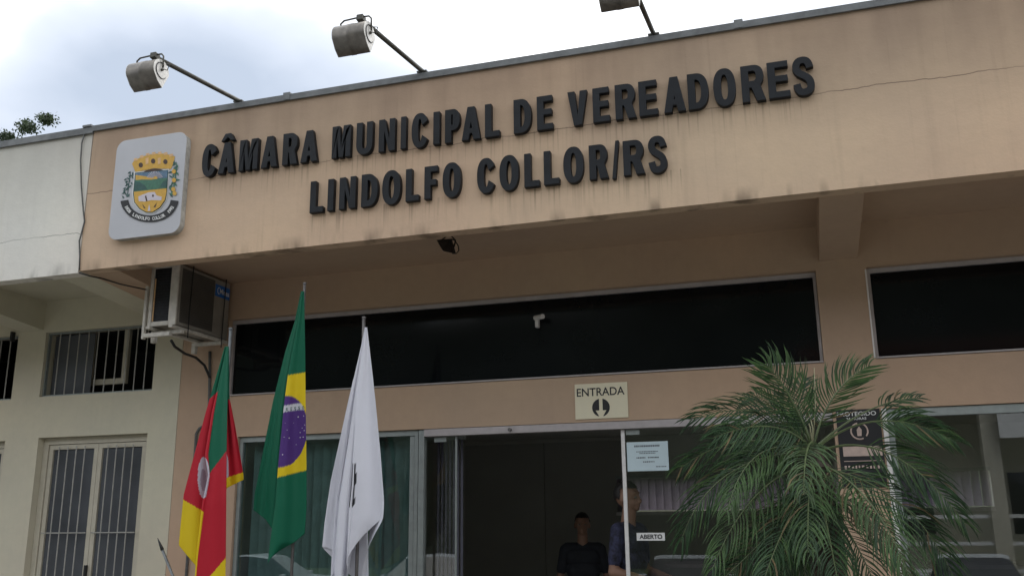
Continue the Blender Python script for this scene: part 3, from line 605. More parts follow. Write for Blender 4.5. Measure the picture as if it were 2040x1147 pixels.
for i in range(25):
    t = i/24; x, y = rib(t); x2, y2 = rib(t+0.01); d = math.hypot(x2-x, y2-y); nx, ny = -(y2-y)/d, (x2-x)/d
    w_ = 30+6*abs(2*t-1); top_.append((x+nx*w_, y+ny*w_)); bot_.append((x-nx*w_, y-ny*w_))
q = MB()
for i in range(24): q.prism([zc(*p, 0.0036) for p in (top_[i], top_[i+1], bot_[i+1], bot_[i])], (0, 0.0008, 0))
rb = q.build('crest_ribbon', 'print_black', pq)
txt = [(0.10+0.030*i, c) for i, c in enumerate('1828')]+[(0.27+0.0315*i, c) for i, c in enumerate('LINDOLFO COLLOR')]+[(0.80+0.030*i, c) for i, c in enumerate('1992')]
for t, c in txt:
    if c == ' ': continue
    x, y = rib(t); x2, y2 = rib(t+0.01); d = math.hypot(x2-x, y2-y); ux, uy = (x2-x)/d, (y2-y)/d
    wd = 4 if c in 'I1' else 10
    def fr(p, x=x, y=y, ux=ux, uy=uy): return zc(x+p.x*ux+p.z*uy, y+p.x*uy-p.z*ux, 0.0055)
    put_text('ribbon_letter', c, 'print_white', rb, -wd, wd, -15, 15, 0, 0, offset=0.03, frame=fr)

# ------------------------------------------------------------------ floodlights on arms above the parapet
def floodlight(base_px, tip_px, label, cpx=None):
    b = at(base_px[0], base_px[1], 0.03); x = b.x
    fl = thing('floodlight', label, 'floodlight', (x, 0.05, 4.89), 'floodlights on arms above the fascia')
    tip = Vector((x-0.01, -1.0, 4.785))
    MB().obox((x, 0.045, 4.896), (0.04, 0, 0), (0, 0.05, 0), (0, 0, 0.006)).build('base_plate', 'arm_metal', fl)
    MB().tube([(x, 0.045, 4.90), (x, 0.02, 4.905), (x-0.003, -0.06, 4.897), tip], 0.0175, 8).build('arm', 'arm_metal', fl, smooth=True)
    MB().obox(tip+Vector((0, -0.005, 0.002)), (0.024, 0, 0), (0, 0.026, -0.003), (0, 0.002, 0.021)).build('clamp', 'arm_metal', fl, bevel=0.004)
    cx = tip.x-0.052; hw = 0.115; cz = tip.z-0.118; cy = tip.y-0.005
    q = MB(); q.tube([(cx-hw+0.02, cy, cz+0.02), (cx-hw+0.02, cy-0.004, tip.z-0.012), (cx-hw+0.045, cy-0.004, tip.z+0.008), (tip.x, cy-0.004, tip.z+0.014), (cx+hw-0.004, cy-0.004, tip.z+0.010), (cx+hw+0.014, cy-0.004, tip.z-0.01), (cx+hw+0.014, cy, cz+0.02)], 0.0065, 6)
    q.build('yoke', 'arm_metal', fl, smooth=True)
    # housing: a barrel back with a sharp lower lip; the open side faces the wall
    rad = 0.082
    prof = [(cy+rad*math.sin(R(a))*-1, cz+rad*math.cos(R(a))) for a in range(-95, 121, 10)]
    prof += [(cy-0.030, cz-0.090), (cy+0.022, cz-0.122)]
    prof_l = [(y, z) for y, z in prof]
    n = len(prof_l); q = MB()
    xs = [cx-hw, cx-0.02, cx-0.018, cx+0.02, cx+0.022, cx+hw]; gr = [1, 1, 1.025, 1.025, 1, 1]
    vs = [(xx, cy+(y-cy)*g, cz+(z-cz)*g) for xx, g in zip(xs, gr) for y, z in prof_l]
    q.add(vs, [(i*n+j, i*n+j+1, (i+1)*n+j+1, (i+1)*n+j) for i in range(len(xs)-1) for j in range(n-1)])
    h = q.build('housing', 'lamp_metal', fl, smooth=True)
    sm = h.modifiers.new('solid', 'SOLIDIFY'); sm.thickness = 0.004
    for sx in (-1, 1):
        X = cx+sx*hw
        q = MB(); q.prism([(X, y, z) for y, z in prof_l], (0.003*sx, 0, 0)); c = q.build('end_cap', 'lamp_cap', fl)
        ring = [(X+0.006*sx, cy+0.058*math.cos(R(a)), cz+0.058*math.sin(R(a))) for a in range(80, 330, 10)]
        MB().tube(ring, 0.0035, 5).build('cap_groove', 'black_plastic', c)
        MB().tube([(X+0.003*sx, cy, cz+0.005), (X+0.016*sx, cy, cz+0.005)], 0.010, 8).build('pivot_bolt', 'arm_metal', c)
    q = MB(); a, b2 = prof_l[0], prof_l[-1]
    q.add([(cx-hw+0.004, a[0]+0.002, a[1]), (cx+hw-0.004, a[0]+0.002, a[1]), (cx+hw-0.004, b2[0]+0.002, b2[1]), (cx-hw+0.004, b2[0]+0.002, b2[1])], [(0, 1, 2, 3)]); q.build('front_glass', 'cargl', fl)
    MB().tube([(cx+hw+0.016, cy, cz+0.01), (cx+hw+0.045, cy+0.01, cz+0.0), (cx+hw+0.05, cy+0.02, cz+0.05), (x, cy+0.08, tip.z-0.012)], 0.0035, 5).build('lead_wire', 'cable', fl)
    return fl
floodlight((478, 203), (320, 113), 'leftmost floodlight on an arm, above the coat of arms plaque')
floodlight((843, 148), (725, 38), 'middle floodlight on an arm, above the centre of the upper lettering row')
floodlight((1303, 70), (1275, 0), 'rightmost floodlight on an arm, cut off by the top of the picture')

# ------------------------------------------------------------------ small fixtures on the building
ac = thing('air_conditioner', 'beige air conditioner unit on white brackets under the fascia', 'air conditioner', (-5.15, 0.9, 3.19))
ax0, ax1, ay0, ay1, az0, az1 = -5.285, -5.012, 0.50, 1.265, 3.20, 3.735
q = MB(); q.box(ax0, ax1, ay0+0.02, ay1, az0, az1); q.build('casing', 'ac_beige', ac, bevel=0.012)
q = MB()
for bx in frame_boxes(ax0-0.003, ax1+0.003, az0-0.004, az1+0.003, 0.03, ay0, ay0+0.019): pass
for bx in ((ax0-0.004, ax0+0.03, ay0, ay0+0.019, az0-0.004, az1), (ax1-0.07, ax1+0.004, ay0, ay0+0.019, az0-0.004, az1), (ax0+0.031, ax1-0.071, ay0, ay0+0.019, az0-0.004, az0+0.035), (ax0+0.031, ax1-0.071, ay0, ay0+0.019, az1-0.03, az1)): q.box(*bx)
q.build('end_frame', 'ac_white', ac, bevel=0.004)
coil = B('coil', 'ac_coil', ac, (ax0+0.031, ax1-0.071, ay0+0.010, ay0+0.0185, az0+0.036, az1-0.031))
for i in range(18): B('fin', 'ac_coil', coil, (ax0+0.034, ax1-0.074, ay0+0.006, ay0+0.0095, az0+0.06+i*0.025, az0+0.066+i*0.025))
MB().tube([(ax0+0.045, ay0+0.004, az0+0.04), (ax0+0.045, ay0+0.004, az1-0.12)], 0.006, 6).build('coil_pipe', 'gold_pale', ac)
gr = B('grille', 'ac_grille', ac, (ax1+0.0005, ax1+0.006, ay0+0.055, ay0+0.52, az0+0.03, az1-0.03), bevel=0.002)
for i in range(21): B('grille_slat', 'ac_grille', gr, (ax1+0.0065, ax1+0.011, ay0+0.065, ay0+0.51, az0+0.042+i*0.0222, az0+0.050+i*0.0222))
lg = B('logo_panel', 'logo_blue', ac, (ax1+0.0005, ax1+0.003, ay0+0.535, ay0+0.755, az1-0.165, az1-0.055))
put_text('logo_text', 'Midea', 'print_white', lg, ay0+0.60, ay0+0.745, az1-0.135, az1-0.085, 0, 0, offset=0.02, frame=lambda p: Vector((ax1+0.0045, p.x, p.z)))
MB().tube([(ax1+0.0045, ay0+0.585+0.02*math.cos(R(a)), az1-0.110+0.030*math.sin(R(a))) for a in range(60, 301, 20)], 0.003, 5).build('logo_mark', 'print_white', lg)
for y in (ay0+0.10, ay1-0.10):
    q = MB(); q.box(ax0-0.02, ax1+0.015, y-0.02, y+0.02, az0-0.062, az0-0.03); q.box(ax0-0.02, ax0+0.02, y-0.02, y+0.02, az0-0.13, az0-0.0625); q.build('support_rail', 'ac_white', ac, bevel=0.003)
B('support_bar', 'ac_white', ac, (ax1-0.045, ax1-0.005, ay0-0.02, YW-0.005, az0-0.029, az0-0.006), bevel=0.003)
B('support_bar', 'ac_white', ac, (ax0+0.0, ax0+0.04, ay0-0.02, YW-0.005, az0-0.029, az0-0.006), bevel=0.003)
q = MB(); q.box(ax0-0.045, ax0-0.022, ay0-0.012, ay0+0.022, az0-0.11, az1+0.006); q.build('support_post', 'ac_white', ac, bevel=0.003)
B('support_rail', 'ac_white', ac, (ax0-0.0215, ax1-0.03, ay0-0.02, ay0+0.016, az0-0.10, az0-0.066), bevel=0.003)
for y in (ay0+0.17, ay0+0.66): MB().tube([(ax1+0.014, y, az0-0.09), (ax1+0.016, y, az0+0.2), (ax1+0.014, y+0.015, SOF-0.002)], 0.005, 6).build('tie_wire', 'cable', ac)
# hose from the unit to the wall, conduit, cables
hp = [at(*p) for p in ((341, 678, 0.62), (348, 690, 0.7), (368, 704, 0.9), (390, 712, 1.1), (407, 727, 1.24), (415, 745, 1.28), (418, 752, 1.30))]
tag(MB().tube(hp, 0.012, 8).build('drain_hose', 'cable', None, smooth=True), 'dark curved hose hanging below the air conditioner', 'hose')
cp = [at(420, 756, 1.30), at(416, 752, 1.30), at(421, 780, 1.30), at(419, 820, 1.30), at(412, 846, 1.30), at(396, 856, 1.30), at(391, 866, 1.30), at(389, 960, 1.30), at(380, 1060, 1.30)]
x0 = cp[-1].x
cp = [at(418, 700, 1.305), at(418, 745, 1.305), at(416, 830, 1.305), at(410, 846, 1.305), at(397, 853, 1.305), at(391, 864, 1.305), at(390, 880, 1.305)]
cp += [Vector((cp[-1].x, 1.305, 1.4)), Vector((cp[-1].x, 1.305, 0.0))]
tag(MB().tube(cp, 0.013, 8).build('wall_conduit', 'cable_grey', None, smooth=True), 'thin grey conduit with an elbow running down the peach wall corner', 'conduit')
fc = [at(*p, -0.012) for p in ((172, 255), (163, 285), (160.5, 320), (162, 370), (166, 420), (168.5, 441), (163, 462), (158, 480), (159, 510), (158, 538))]
tag(MB().tube(fc, 0.0065, 6).build('loose_cable', 'cable_grey', None, smooth=True), 'loose cable hanging down the joint between cream and peach fascia', 'cable')
fc = [Vector((fc[-1].x, -0.012, 3.57)), Vector((fc[-1].x+0.05, 0.06, 3.555)), at(200, 554, 0.20), at(240, 566, 0.35), at(292, 577, 0.48)]
tag(MB().tube(fc, 0.006, 6).build('slack_cable', 'cable', None, smooth=True), 'slack dark cable under the fascia reaching the air conditioner', 'cable')
# black floodlight under the soffit
c = at(888, 490, 0.55); fl = thing('led_floodlight', 'small black square floodlight hanging below the soffit', 'floodlight', (c.x, c.y, SOF))
fp4 = [at(869, 478, 0.50), at(896, 476, 0.50), at(904, 505, 0.42), at(882, 500, 0.42)]
MB().prism(fp4, (0.006, 0.035, 0.012)).build('lamp_body', 'black_plastic', fl, bevel=0.004)
cf = sum(fp4, Vector())/4; MB().prism([cf+(p-cf)*0.78+Vector((-0.0006, -0.0035, -0.0012)) for p in fp4], (0.0004, 0.0025, 0.0008)).build('lens', 'cargl', fl)
MB().tube([(fp4[0]+fp4[3])/2+Vector((0, .02, 0)), (fp4[0]+fp4[3])/2+Vector((0.0, .05, 0.06)), Vector((cf.x, 0.54, SOF-0.003)), (fp4[1]+fp4[2])/2+Vector((0.012, .05, 0.06)), (fp4[1]+fp4[2])/2+Vector((0.012, .02, 0))], 0.006, 6).build('mount_bracket', 'black_plastic', fl)
MB().tube([at(899, 476, 0.53), at(906, 479, 0.53), at(913, 490, 0.5), at(914, 499, 0.47), at(909, 505, 0.45), at(901, 505, 0.45)], 0.0045, 6).build('cable_loop', 'cable', fl, smooth=True)
# white sensor camera on the strip window
c = at(1072, 640, YW+0.02); sc = thing('security_camera', 'tiny white camera fixed in front of the dark strip window', 'camera', (c.x, YW+0.06, c.z))
B('arm', 'white_paint', sc, (c.x-0.026, c.x+0.004, YW+0.01, YW+0.06, c.z-0.05, c.z+0.04), bevel=0.006)
MB().tube([c+Vector((-0.03, 0.02, 0.035)), c+Vector((0.055, -0.05, 0.028))], 0.021, 12).build('lens_barrel', 'white_paint', sc, smooth=False)
# ENTRADA sign
es = thing('entrance_sign', 'cream sign reading ENTRADA with a downward arrow above the doorway', 'sign', (-1.53, YW, 2.34))
B('board', 'sign_cream', es, (-1.745, -1.315, YW-0.010, YW-0.001, 2.338, 2.621), bevel=0.002)
put_text('lettering', 'ENTRADA', 'print_black', es, -1.728, -1.338, 2.520, 2.585, YW-0.0115, 0, offset=0.012)
ec = (-1.533, 2.425); q = MB()
def half(sgn):
    r1 = 0.072; pts = [(ec[0]+sgn*0.014, ec[1]+math.sqrt(r1*r1-0.014**2))]
    a0 = math.degrees(math.acos(0.014/r1)); pts += [(ec[0]+sgn*r1*math.cos(R(a)), ec[1]+r1*math.sin(R(a))) for a in np.linspace(a0, -78, 18)]
    pts += [(ec[0]+sgn*0.044, ec[1]-0.022), (ec[0]+sgn*0.014, ec[1]-0.022)]
    return pts
for s_ in (1, -1): q.add([(x, YW-0.0115, z) for x, z in (half(s_) if s_ < 0 else half(s_)[::-1])], [tuple(range(len(half(s_))))])
q.build('arrow_symbol', 'print_black', es)
# notice and ABERTO sticker on the glass door
YD = YG+0.006
nt_ = thing('paper_notice', 'pale blue paper notice taped on the glass door', 'notice', (-1.19, YD, 1.92))
B('sheet', 'paper', nt_, (-1.350, -1.025, YD-0.003, YD-0.001, 1.922, 2.148))
for (a, b, z, h) in ((-1.29, -1.09, 2.108, 0.014), (-1.275, -1.105, 2.068, 0.007), (-1.25, -1.125, 2.055, 0.007), (-1.275, -1.205, 2.020, 0.010), (-1.185, -1.10, 2.020, 0.010), (-1.225, -1.135, 1.988, 0.009), (-1.125, -1.045, 1.950, 0.007)):
    x = a; q = MB()
    while x < b-0.004:
        w_ = rnd.uniform(0.006, 0.016); x1 = min(b, x+w_); q.add([(x, YD-0.0042, z), (x1, YD-0.0042, z), (x1, YD-0.0042, z+h), (x, YD-0.0042, z+h)], [(0, 1, 2, 3)]); x = x1+0.0035
    q.build('text_line', 'ink_grey', nt_)
ab = thing('open_sticker', 'small white sticker reading ABERTO on the glass door', 'sticker', (-1.19, YD, 1.39))
B('sheet', 'print_white', ab, (-1.300, -1.083, YD-0.003, YD-0.001, 1.397, 1.455))
put_text('lettering', 'ABERTO', 'print_black', ab, -1.278, -1.102, 1.409, 1.443, YD-0.0042, 0, offset=0.03)
# PROTEGIDO 24 HORAS alarm sign on the pilaster
ps = thing('alarm_sign', 'black sign reading PROTEGIDO 24 HORAS on the pilaster behind the palm', 'sign', (0.385, YW, 1.75))
B('board', 'print_black', ps, (0.236, 0.541, YW-0.008, YW-0.001, 1.76, 2.325), bevel=0.002)
put_text('lettering', 'PROTEGIDO', 'print_white', ps, 0.243, 0.515, 2.277, 2.308, YW-0.0095, 0, offset=0.012)
put_text('lettering', '24 HORAS', 'print_white', ps, 0.305, 0.445, 2.248, 2.266, YW-0.0095, 0, offset=0.012)
q = MB()
for s_, a0, a1 in ((0.058, 100, 300), (0.058, 320, 430)): q.tube([(0.388+s_*math.cos(R(a)), YW-0.0095, 2.165+s_*math.sin(R(a))) for a in range(a0, a1, 15)], 0.006, 5)
q.build('round_emblem', 'print_pink', ps)
q = MB(); q.prism([(0.372, YW-0.0095, 2.13), (0.40, YW-0.0095, 2.13), (0.405, YW-0.0095, 2.175), (0.388, YW-0.0095, 2.20), (0.37, YW-0.0095, 2.175)], (0, 0.001, 0)); q.build('emblem_figure', 'print_pink', ps)
B('name_plate', 'print_pink', ps, (0.262, 0.53, YW-0.0105, YW-0.0085, 1.985, 2.055))
q = MB(); x = 0.262
while x < 0.525:
    w_ = rnd.uniform(0.010, 0.018); q.add([(x, YW-0.0095, 1.895), (x+w_, YW-0.0095, 1.895), (x+w_, YW-0.0095, 1.918), (x, YW-0.0095, 1.918)], [(0, 1, 2, 3)]); x += w_+0.011
q.build('phone_number', 'print_pink', ps)
B('rule_line', 'print_pink', ps, (0.262, 0.53, YW-0.0100, YW-0.0085, 1.948, 1.953))

# ------------------------------------------------------------------ flags on poles
def clampi(tab, y):
    if y <= tab[0][0]: return tab[0][1]
    for (y0, x0), (y1, x1) in zip(tab[:-1], tab[1:]):
        if y <= y1: return x0+(x1-x0)*(y-y0)/(y1-y0)
    return tab[-1][1]
def cloth(name, parent, ytop, stations, colour, Y0, m, rows=150, per=26, seed=1, rip=0.012):
    """pleated hanging cloth: stations run across the pleats; each is (edge table y->x, depth, hem y)"""
    rs = random.Random(seed); K = len(stations); cols = (K-1)*per+1
    ph = [rs.uniform(0, 6.28) for _ in range(8)]
    P = np.zeros((rows+1, cols, 3)); C = np.zeros((rows+1, cols, 4)); SX = np.zeros((rows+1, cols)); SY = np.zeros((rows+1, cols)); SD = np.zeros((rows+1, cols)); SL = np.zeros(cols)
    for c in range(cols):
        s = c/per; k = min(int(s), K-2); f = s-k; SL[c] = s
        hem = stations[k][2]+(stations[k+1][2]-stations[k][2])*f
        for r in range(rows+1):
            y = ytop+(hem-ytop)*r/rows
            xa, xb = clampi(stations[k][0], y), clampi(stations[k+1][0], y)
            SX[r, c] = xa+(xb-xa)*f; SY[r, c] = y
            g = f*f*(3-2*f); open_ = min(1, 0.15+1.3*r/rows)
            SD[r, c] = (stations[k][1]+(stations[k+1][1]-stations[k][1])*g)*open_ + rip*open_*math.sin(s*4.1+ph[0]+1.2*math.sin(r/rows*3+ph[1])) + rip*0.5*open_*math.sin(s*9.3+ph[2]+r/rows*2.0)
    for _ in range(3):      # round the folds off
        for A in (SX, SD): A[:, 1:-1] = 0.25*A[:, :-2]+0.5*A[:, 1:-1]+0.25*A[:, 2:]
    q = MB(); vs = []; cl = []
    for r in range(rows+1):
        for c in range(cols):
            vs.append(at(SX[r, c], SY[r, c], Y0+SD[r, c])); cl.append(colour(SX[r, c], SY[r, c], SL[c]))
    q.add(vs, [(r*cols+c, (r+1)*cols+c, (r+1)*cols+c+1, r*cols+c+1) for r in range(rows) for c in range(cols-1)])
    o = q.build(name, m, parent, smooth=True)
    ca = o.data.color_attributes.new('print', 'FLOAT_COLOR', 'POINT'); ca.data.foreach_set('color', np.array([tuple(c)+(1,) for c in cl]).ravel())
    o.modifiers.new('thick', 'SOLIDIFY').thickness = 0.0016
    return o
m = bpy.data.materials.new('flag_cloth'); m.use_nodes = True; t = m.node_tree; b = t.nodes['Principled BSDF']; b.inputs['Roughness'].default_value = 0.62; b.inputs['Specular IOR Level'].default_value = 0.25
vc = N(t, 'ShaderNodeVertexColor'); vc.layer_name = 'print'; t.links.new(vc.outputs['Color'], b.inputs['Base Color'])
tl = N(t, 'ShaderNodeBsdfTranslucent'); ms = N(t, 'ShaderNodeMixShader'); ms.inputs['Fac'].default_value = 0.18
t.links.new(vc.outputs['Color'], tl.inputs['Color']); t.links.new(b.outputs['BSDF'], ms.inputs[1]); t.links.new(tl.outputs['BSDF'], ms.inputs[2]); t.links.new(ms.outputs['Shader'], t.nodes['Material Output'].inputs['Surface'])
wv = N(t, 'ShaderNodeTexNoise'); wv.inputs['Scale'].default_value = 11; wv.inputs['Detail'].default_value = 3; bp = N(t, 'ShaderNodeBump'); bp.inputs['Strength'].default_value = 0.35; bp.inputs['Distance'].default_value = 0.012
ge = N(t, 'ShaderNodeNewGeometry'); t.links.new(ge.outputs['Position'], wv.inputs['Vector']); t.links.new(wv.outputs['Fac'], bp.inputs['Height']); t.links.new(bp.outputs['Normal'], b.inputs['Normal'])
MATS['flag_cloth'] = m
GREEN = (0.008, 0.135, 0.072); YEL = (0.78, 0.58, 0.015); PURP = (0.085, 0.035, 0.20); WHT = (0.77, 0.77, 0.83); RED = (0.52, 0.018, 0.035); SIL = (0.55, 0.53, 0.60); BLK = (0.02, 0.02, 0.024)
def pole(parent, px_top, py_top, Y, m, r=0.0125, finial=True):
    a = at(px_top, py_top, Y); q = MB(); q.tube([(a.x, Y, -0.05), a], r, 10)
    q.build('pole', m, parent, smooth=True)
    if finial: MB().tube([a, a+Vector((0, 0, 0.012))], r*1.25, 10).build('pole_cap', m, parent)
    return a
def side(pts, x, y):     # sign of the half plane of a line through two points
    (x0, y0), (x1, y1) = pts; return (x1-x0)*(y-y0)-(y1-y0)*(x-x0)

# Brazilian colours
YB = 0.02
a = at(607, 566, YB)
fb = thing('flag_on_pole', 'green flag with yellow diamond and starry purple disc hanging from a dark pole', 'flag', (a.x, YB, -0.05), 'flags hanging in front of the building')
pole(fb, 607, 566, YB+0.03, 'pole_metal', 0.011)
def col_b(x, y, s):
    if s > 1.02: return GREEN
    yt = 747-(x-573)*0.16; yb = 951-(x-551)*0.25
    if y < yt or y > yb: return GREEN
    cy, ry = 852, 70; xl = 571-(y-745)*0.10
    d = (y-cy-(604-x)*0.18)/ry
    xr = 567+46*math.sqrt(max(0, 1-d*d)) if abs(d) < 1 else -1
    if abs(d) < 1 and x < xr:
        yb2 = 812-((x-566)/42)*5+((x-588)/22)**2*1.5
        if abs(y-yb2-1) < 6.5: return (0.62, 0.62, 0.66)
        return PURP
    return YEL
R_b = [(580, 606), (700, 608), (800, 609), (950, 611), (1010, 611), (1080, 606), (1125, 540)]
F_b = [(580, 602), (640, 594), (740, 574), (800, 566), (920, 554), (1000, 548), (1080, 537), (1125, 533)]
L_b = [(580, 600), (640, 587), (700, 568), (800, 543), (900, 523), (985, 506), (1025, 503)]
mid = lambda A, Bq, f: [(y, clampi(A, y)*(1-f)+clampi(Bq, y)*f) for y in (580, 640, 700, 760, 820, 900, 960, 1020, 1080, 1125)]
fcl = cloth('flag_cloth', fb, 580, [(R_b, 0.0, 1062), (F_b, -0.085, 1124), (mid(F_b, R_b, 0.45), 0.03, 1090), (mid(F_b, L_b, 0.35), -0.01, 1034), (L_b, 0.05, 1014), (mid(L_b, R_b, 0.5), 0.11, 1010)], col_b, YB, 'flag_cloth', rows=230, per=40, seed=3, rip=0.017)
# stars and motto letters sewn on the disc
bm_ = [(594, 830, 3), (605, 828, 2), (607, 846, 2), (598, 861, 2), (606, 857, 2.2), (604, 870, 2.2), (576, 872, 2.4), (572, 856, 1.6), (566, 870, 1.8), (563, 905, 2.6), (598, 871, 2.2), (602, 852, 1.6), (585, 842, 1.2), (590, 885, 1.6), (568, 842, 1.3)]
dg = bpy.context.evaluated_depsgraph_get(); dg.update()
def on_cloth(o, px, py, lift=0.004):
    d = (at(px, py, 0)-CAM).normalized(); w = PL[o.name]; hit, loc, nrm, idx = o.ray_cast(CAM-w, d)
    p = (loc+w) if hit else at(px, py, YB-0.06)
    return p-d*lift
for x, y, s_ in bm_:
    p = on_cloth(fcl, x, y); k = s_*0.0031/2*1.15; q = MB(); q.ico(p, k, 0.0015, k, 1); q.build('star', 'print_white', fcl)
for i, ch in enumerate('RESSO'):
    px = 572+i*8.0; p = on_cloth(fcl, px, 815-i*0.9); put_text('motto_letter', ch, 'crest_dark_green', fcl, p.x-0.008, p.x+0.009, p.z-0.012, p.z+0.012, p.y-0.002, 0, offset=0.02)

# Rio Grande do Sul colours
YR = -0.03
a = at(459, 656, YR)
fr_ = thing('flag_on_pole', 'green, red and yellow flag with a white emblem hanging below the air conditioner', 'flag', (a.x, YR, -0.05), 'flags hanging in front of the building')
pole(fr_, 460, 656, YR+0.035, 'galvanised', 0.0135)
def col_r(x, y, s):
    if s <= 1.0:        # right-hand pleat
        if y > 951+(451-x)*0.32+0: return YEL
        if ((x-446)/9.5)**2+((y-934)/36)**2 < 1: return SIL
        return RED if y > 795+(x-455)*0.5 else GREEN
    if s <= 3.0:        # centre pleat
        if y < 946-(x-415)*1.33+(0 if x > 410 else 0): return GREEN
        if y > 1147-(x-418)*1.15: return YEL
        return RED
    if ((x-406)/12)**2+((y-951)/41)**2 < 1: return SIL if ((x-405)/6)**2+((y-955)/22)**2 > 1 else (0.34, 0.30, 0.36)
    if y > 1000+(x-375)*0.6: return YEL
    if y < 822+(420-x)*0.9-30: return GREEN
    return RED
Rr = [(690, 456), (790, 457), (850, 469), (945, 485), (1200, 488)]
Cr = [(690, 454), (800, 453), (900, 451), (1200, 449)]
Fr = [(690, 451), (740, 440), (822, 421), (906, 407), (946, 414), (1000, 402), (1110, 389), (1200, 384)]
Lr = [(690, 448), (740, 433), (822, 409), (900, 388), (985, 365), (1080, 355), (1200, 353)]
mid2 = lambda A, Bq, f: [(y, clampi(A, y)*(1-f)+clampi(Bq, y)*f) for y in (690, 740, 800, 860, 920, 985, 1040, 1110, 1200)]
cloth('flag_cloth', fr_, 690, [(Rr, 0.05, 955), (Cr, 0.015, 972), (Cr, -0.09, 1152), (Fr, -0.10, 1180), (mid2(Fr, Cr, 0.5), 0.02, 1160), (Lr, -0.02, 1084), (mid2(Lr, Cr, 0.4), 0.08, 1110)], col_r, YR, 'flag_cloth', rows=200, per=34, seed=5, rip=0.014)

# white municipal flag
YV = 0.0
a = at(727, 634, YV)
fv = thing('flag_on_pole', 'plain white flag with a sliver of dark emblem hanging before the strip window', 'flag', (a.x, YV, -0.05), 'flags hanging in front of the building')
pole(fv, 725, 634, YV+0.03, 'pole_metal', 0.012)
def col_w(x, y, s):
    if 0.80 < s < 1.25 and 918 < y < 1008 and x < clampi(Fv, y)+7+3*math.sin(y*0.5): return BLK
    return WHT
Rv = [(650, 731), (700, 737), (800, 749), (900, 759), (1000, 767), (1035, 765), (1150, 700)]
Fv = [(650, 729), (700, 722), (780, 710), (880, 704), (960, 699), (1010, 694), (1110, 690), (1200, 690)]
Lv = [(650, 727), (690, 719), (800, 693), (880, 675), (960, 657), (1040, 645), (1090, 640)]
Mv = [(650, 728), (880, 690), (1000, 668), (1090, 661), (1150, 658), (1200, 657)]
Gv = [(650, 729), (900, 728), (1080, 733), (1200, 735)]
mid3 = lambda A, Bq, f: [(y, clampi(A, y)*(1-f)+clampi(Bq, y)*f) for y in (650, 720, 800, 880, 960, 1040, 1090, 1150, 1200)]
cloth('flag_cloth', fv, 652, [(mid3(Rv, Gv, 0.8), 0.07, 1190), (Rv, -0.02, 1026), (Fv, -0.085, 1120), (mid3(Fv, Rv, 0.3), 0.03, 1160), (mid3(Fv, Mv, 0.5), -0.03, 1170), (Mv, 0.0, 1160), (mid3(Mv, Fv, 0.6), 0.05, 1100), (Lv, 0.03, 1088), (Gv, 0.12, 1180)],
      lambda x, y, s: (BLK if (1.4 < s < 2.15 and 922 < y < 1010 and x < clampi(Fv, y)+10+2.0*math.sin(y*0.14)) else WHT), YV, 'flag_cloth', rows=200, per=26, seed=9, rip=0.016)

# leaning stick with a dark tip at the lower left
a, b_ = at(314, 1071, -0.2), at(346, 1150, -0.2); d = (b_-a)
lp = thing('leaning_pole', 'thin leaning pole with a dark pointed tip by the cream wall', 'pole', (b_.x+d.x*5, -0.2, -0.05))
k = (-0.05-a.z)/d.z
MB().tube([a+d*0.28, a+d*k], 0.010, 8).build('shaft', 'galvanised', lp, smooth=True)
MB().tube([a+d*0.30, a+d*0.12, a], 0.013, 8, r2=0.002).build('tip', 'cable', lp, smooth=True)

# ------------------------------------------------------------------ palm
YP = -0.75
pc = at(1620, 900, YP)      # heart of the crown
pt = thing('potted_palm', 'bushy green palm with arching feathery fronds in front of the pilaster', 'palm', (pc.x, YP, -0.05))
q = MB(); prof = [(0.0, 0.055), (0.5, 0.05), (1.0, 0.055), (1.25, 0.075), (1.5, 0.085), (pc.z+0.05-0.1, 0.07), (pc.z+0.05+0.02, 0.03)]
n = 14; vs = []; rr = random.Random(4)
H = pc.z+0.07
for i in range(60):
    z = H*i/59; rad = clampi(prof, z)*(1+0.16*((i % 3)-1))+rr.uniform(-.004, .004)
    vs += [(pc.x+0.03*math.sin(z*1.4)+rad*math.cos(2*math.pi*j/n+i*.4), YP+rad*math.sin(2*math.pi*j/n+i*.4), -0.05+z) for j in range(n)]
q.add(vs, [(i*n+j, i*n+(j+1) % n, (i+1)*n+(j+1) % n, (i+1)*n+j) for i in range(59) for j in range(n)]); q.build('trunk', 'palm_trunk', pt)
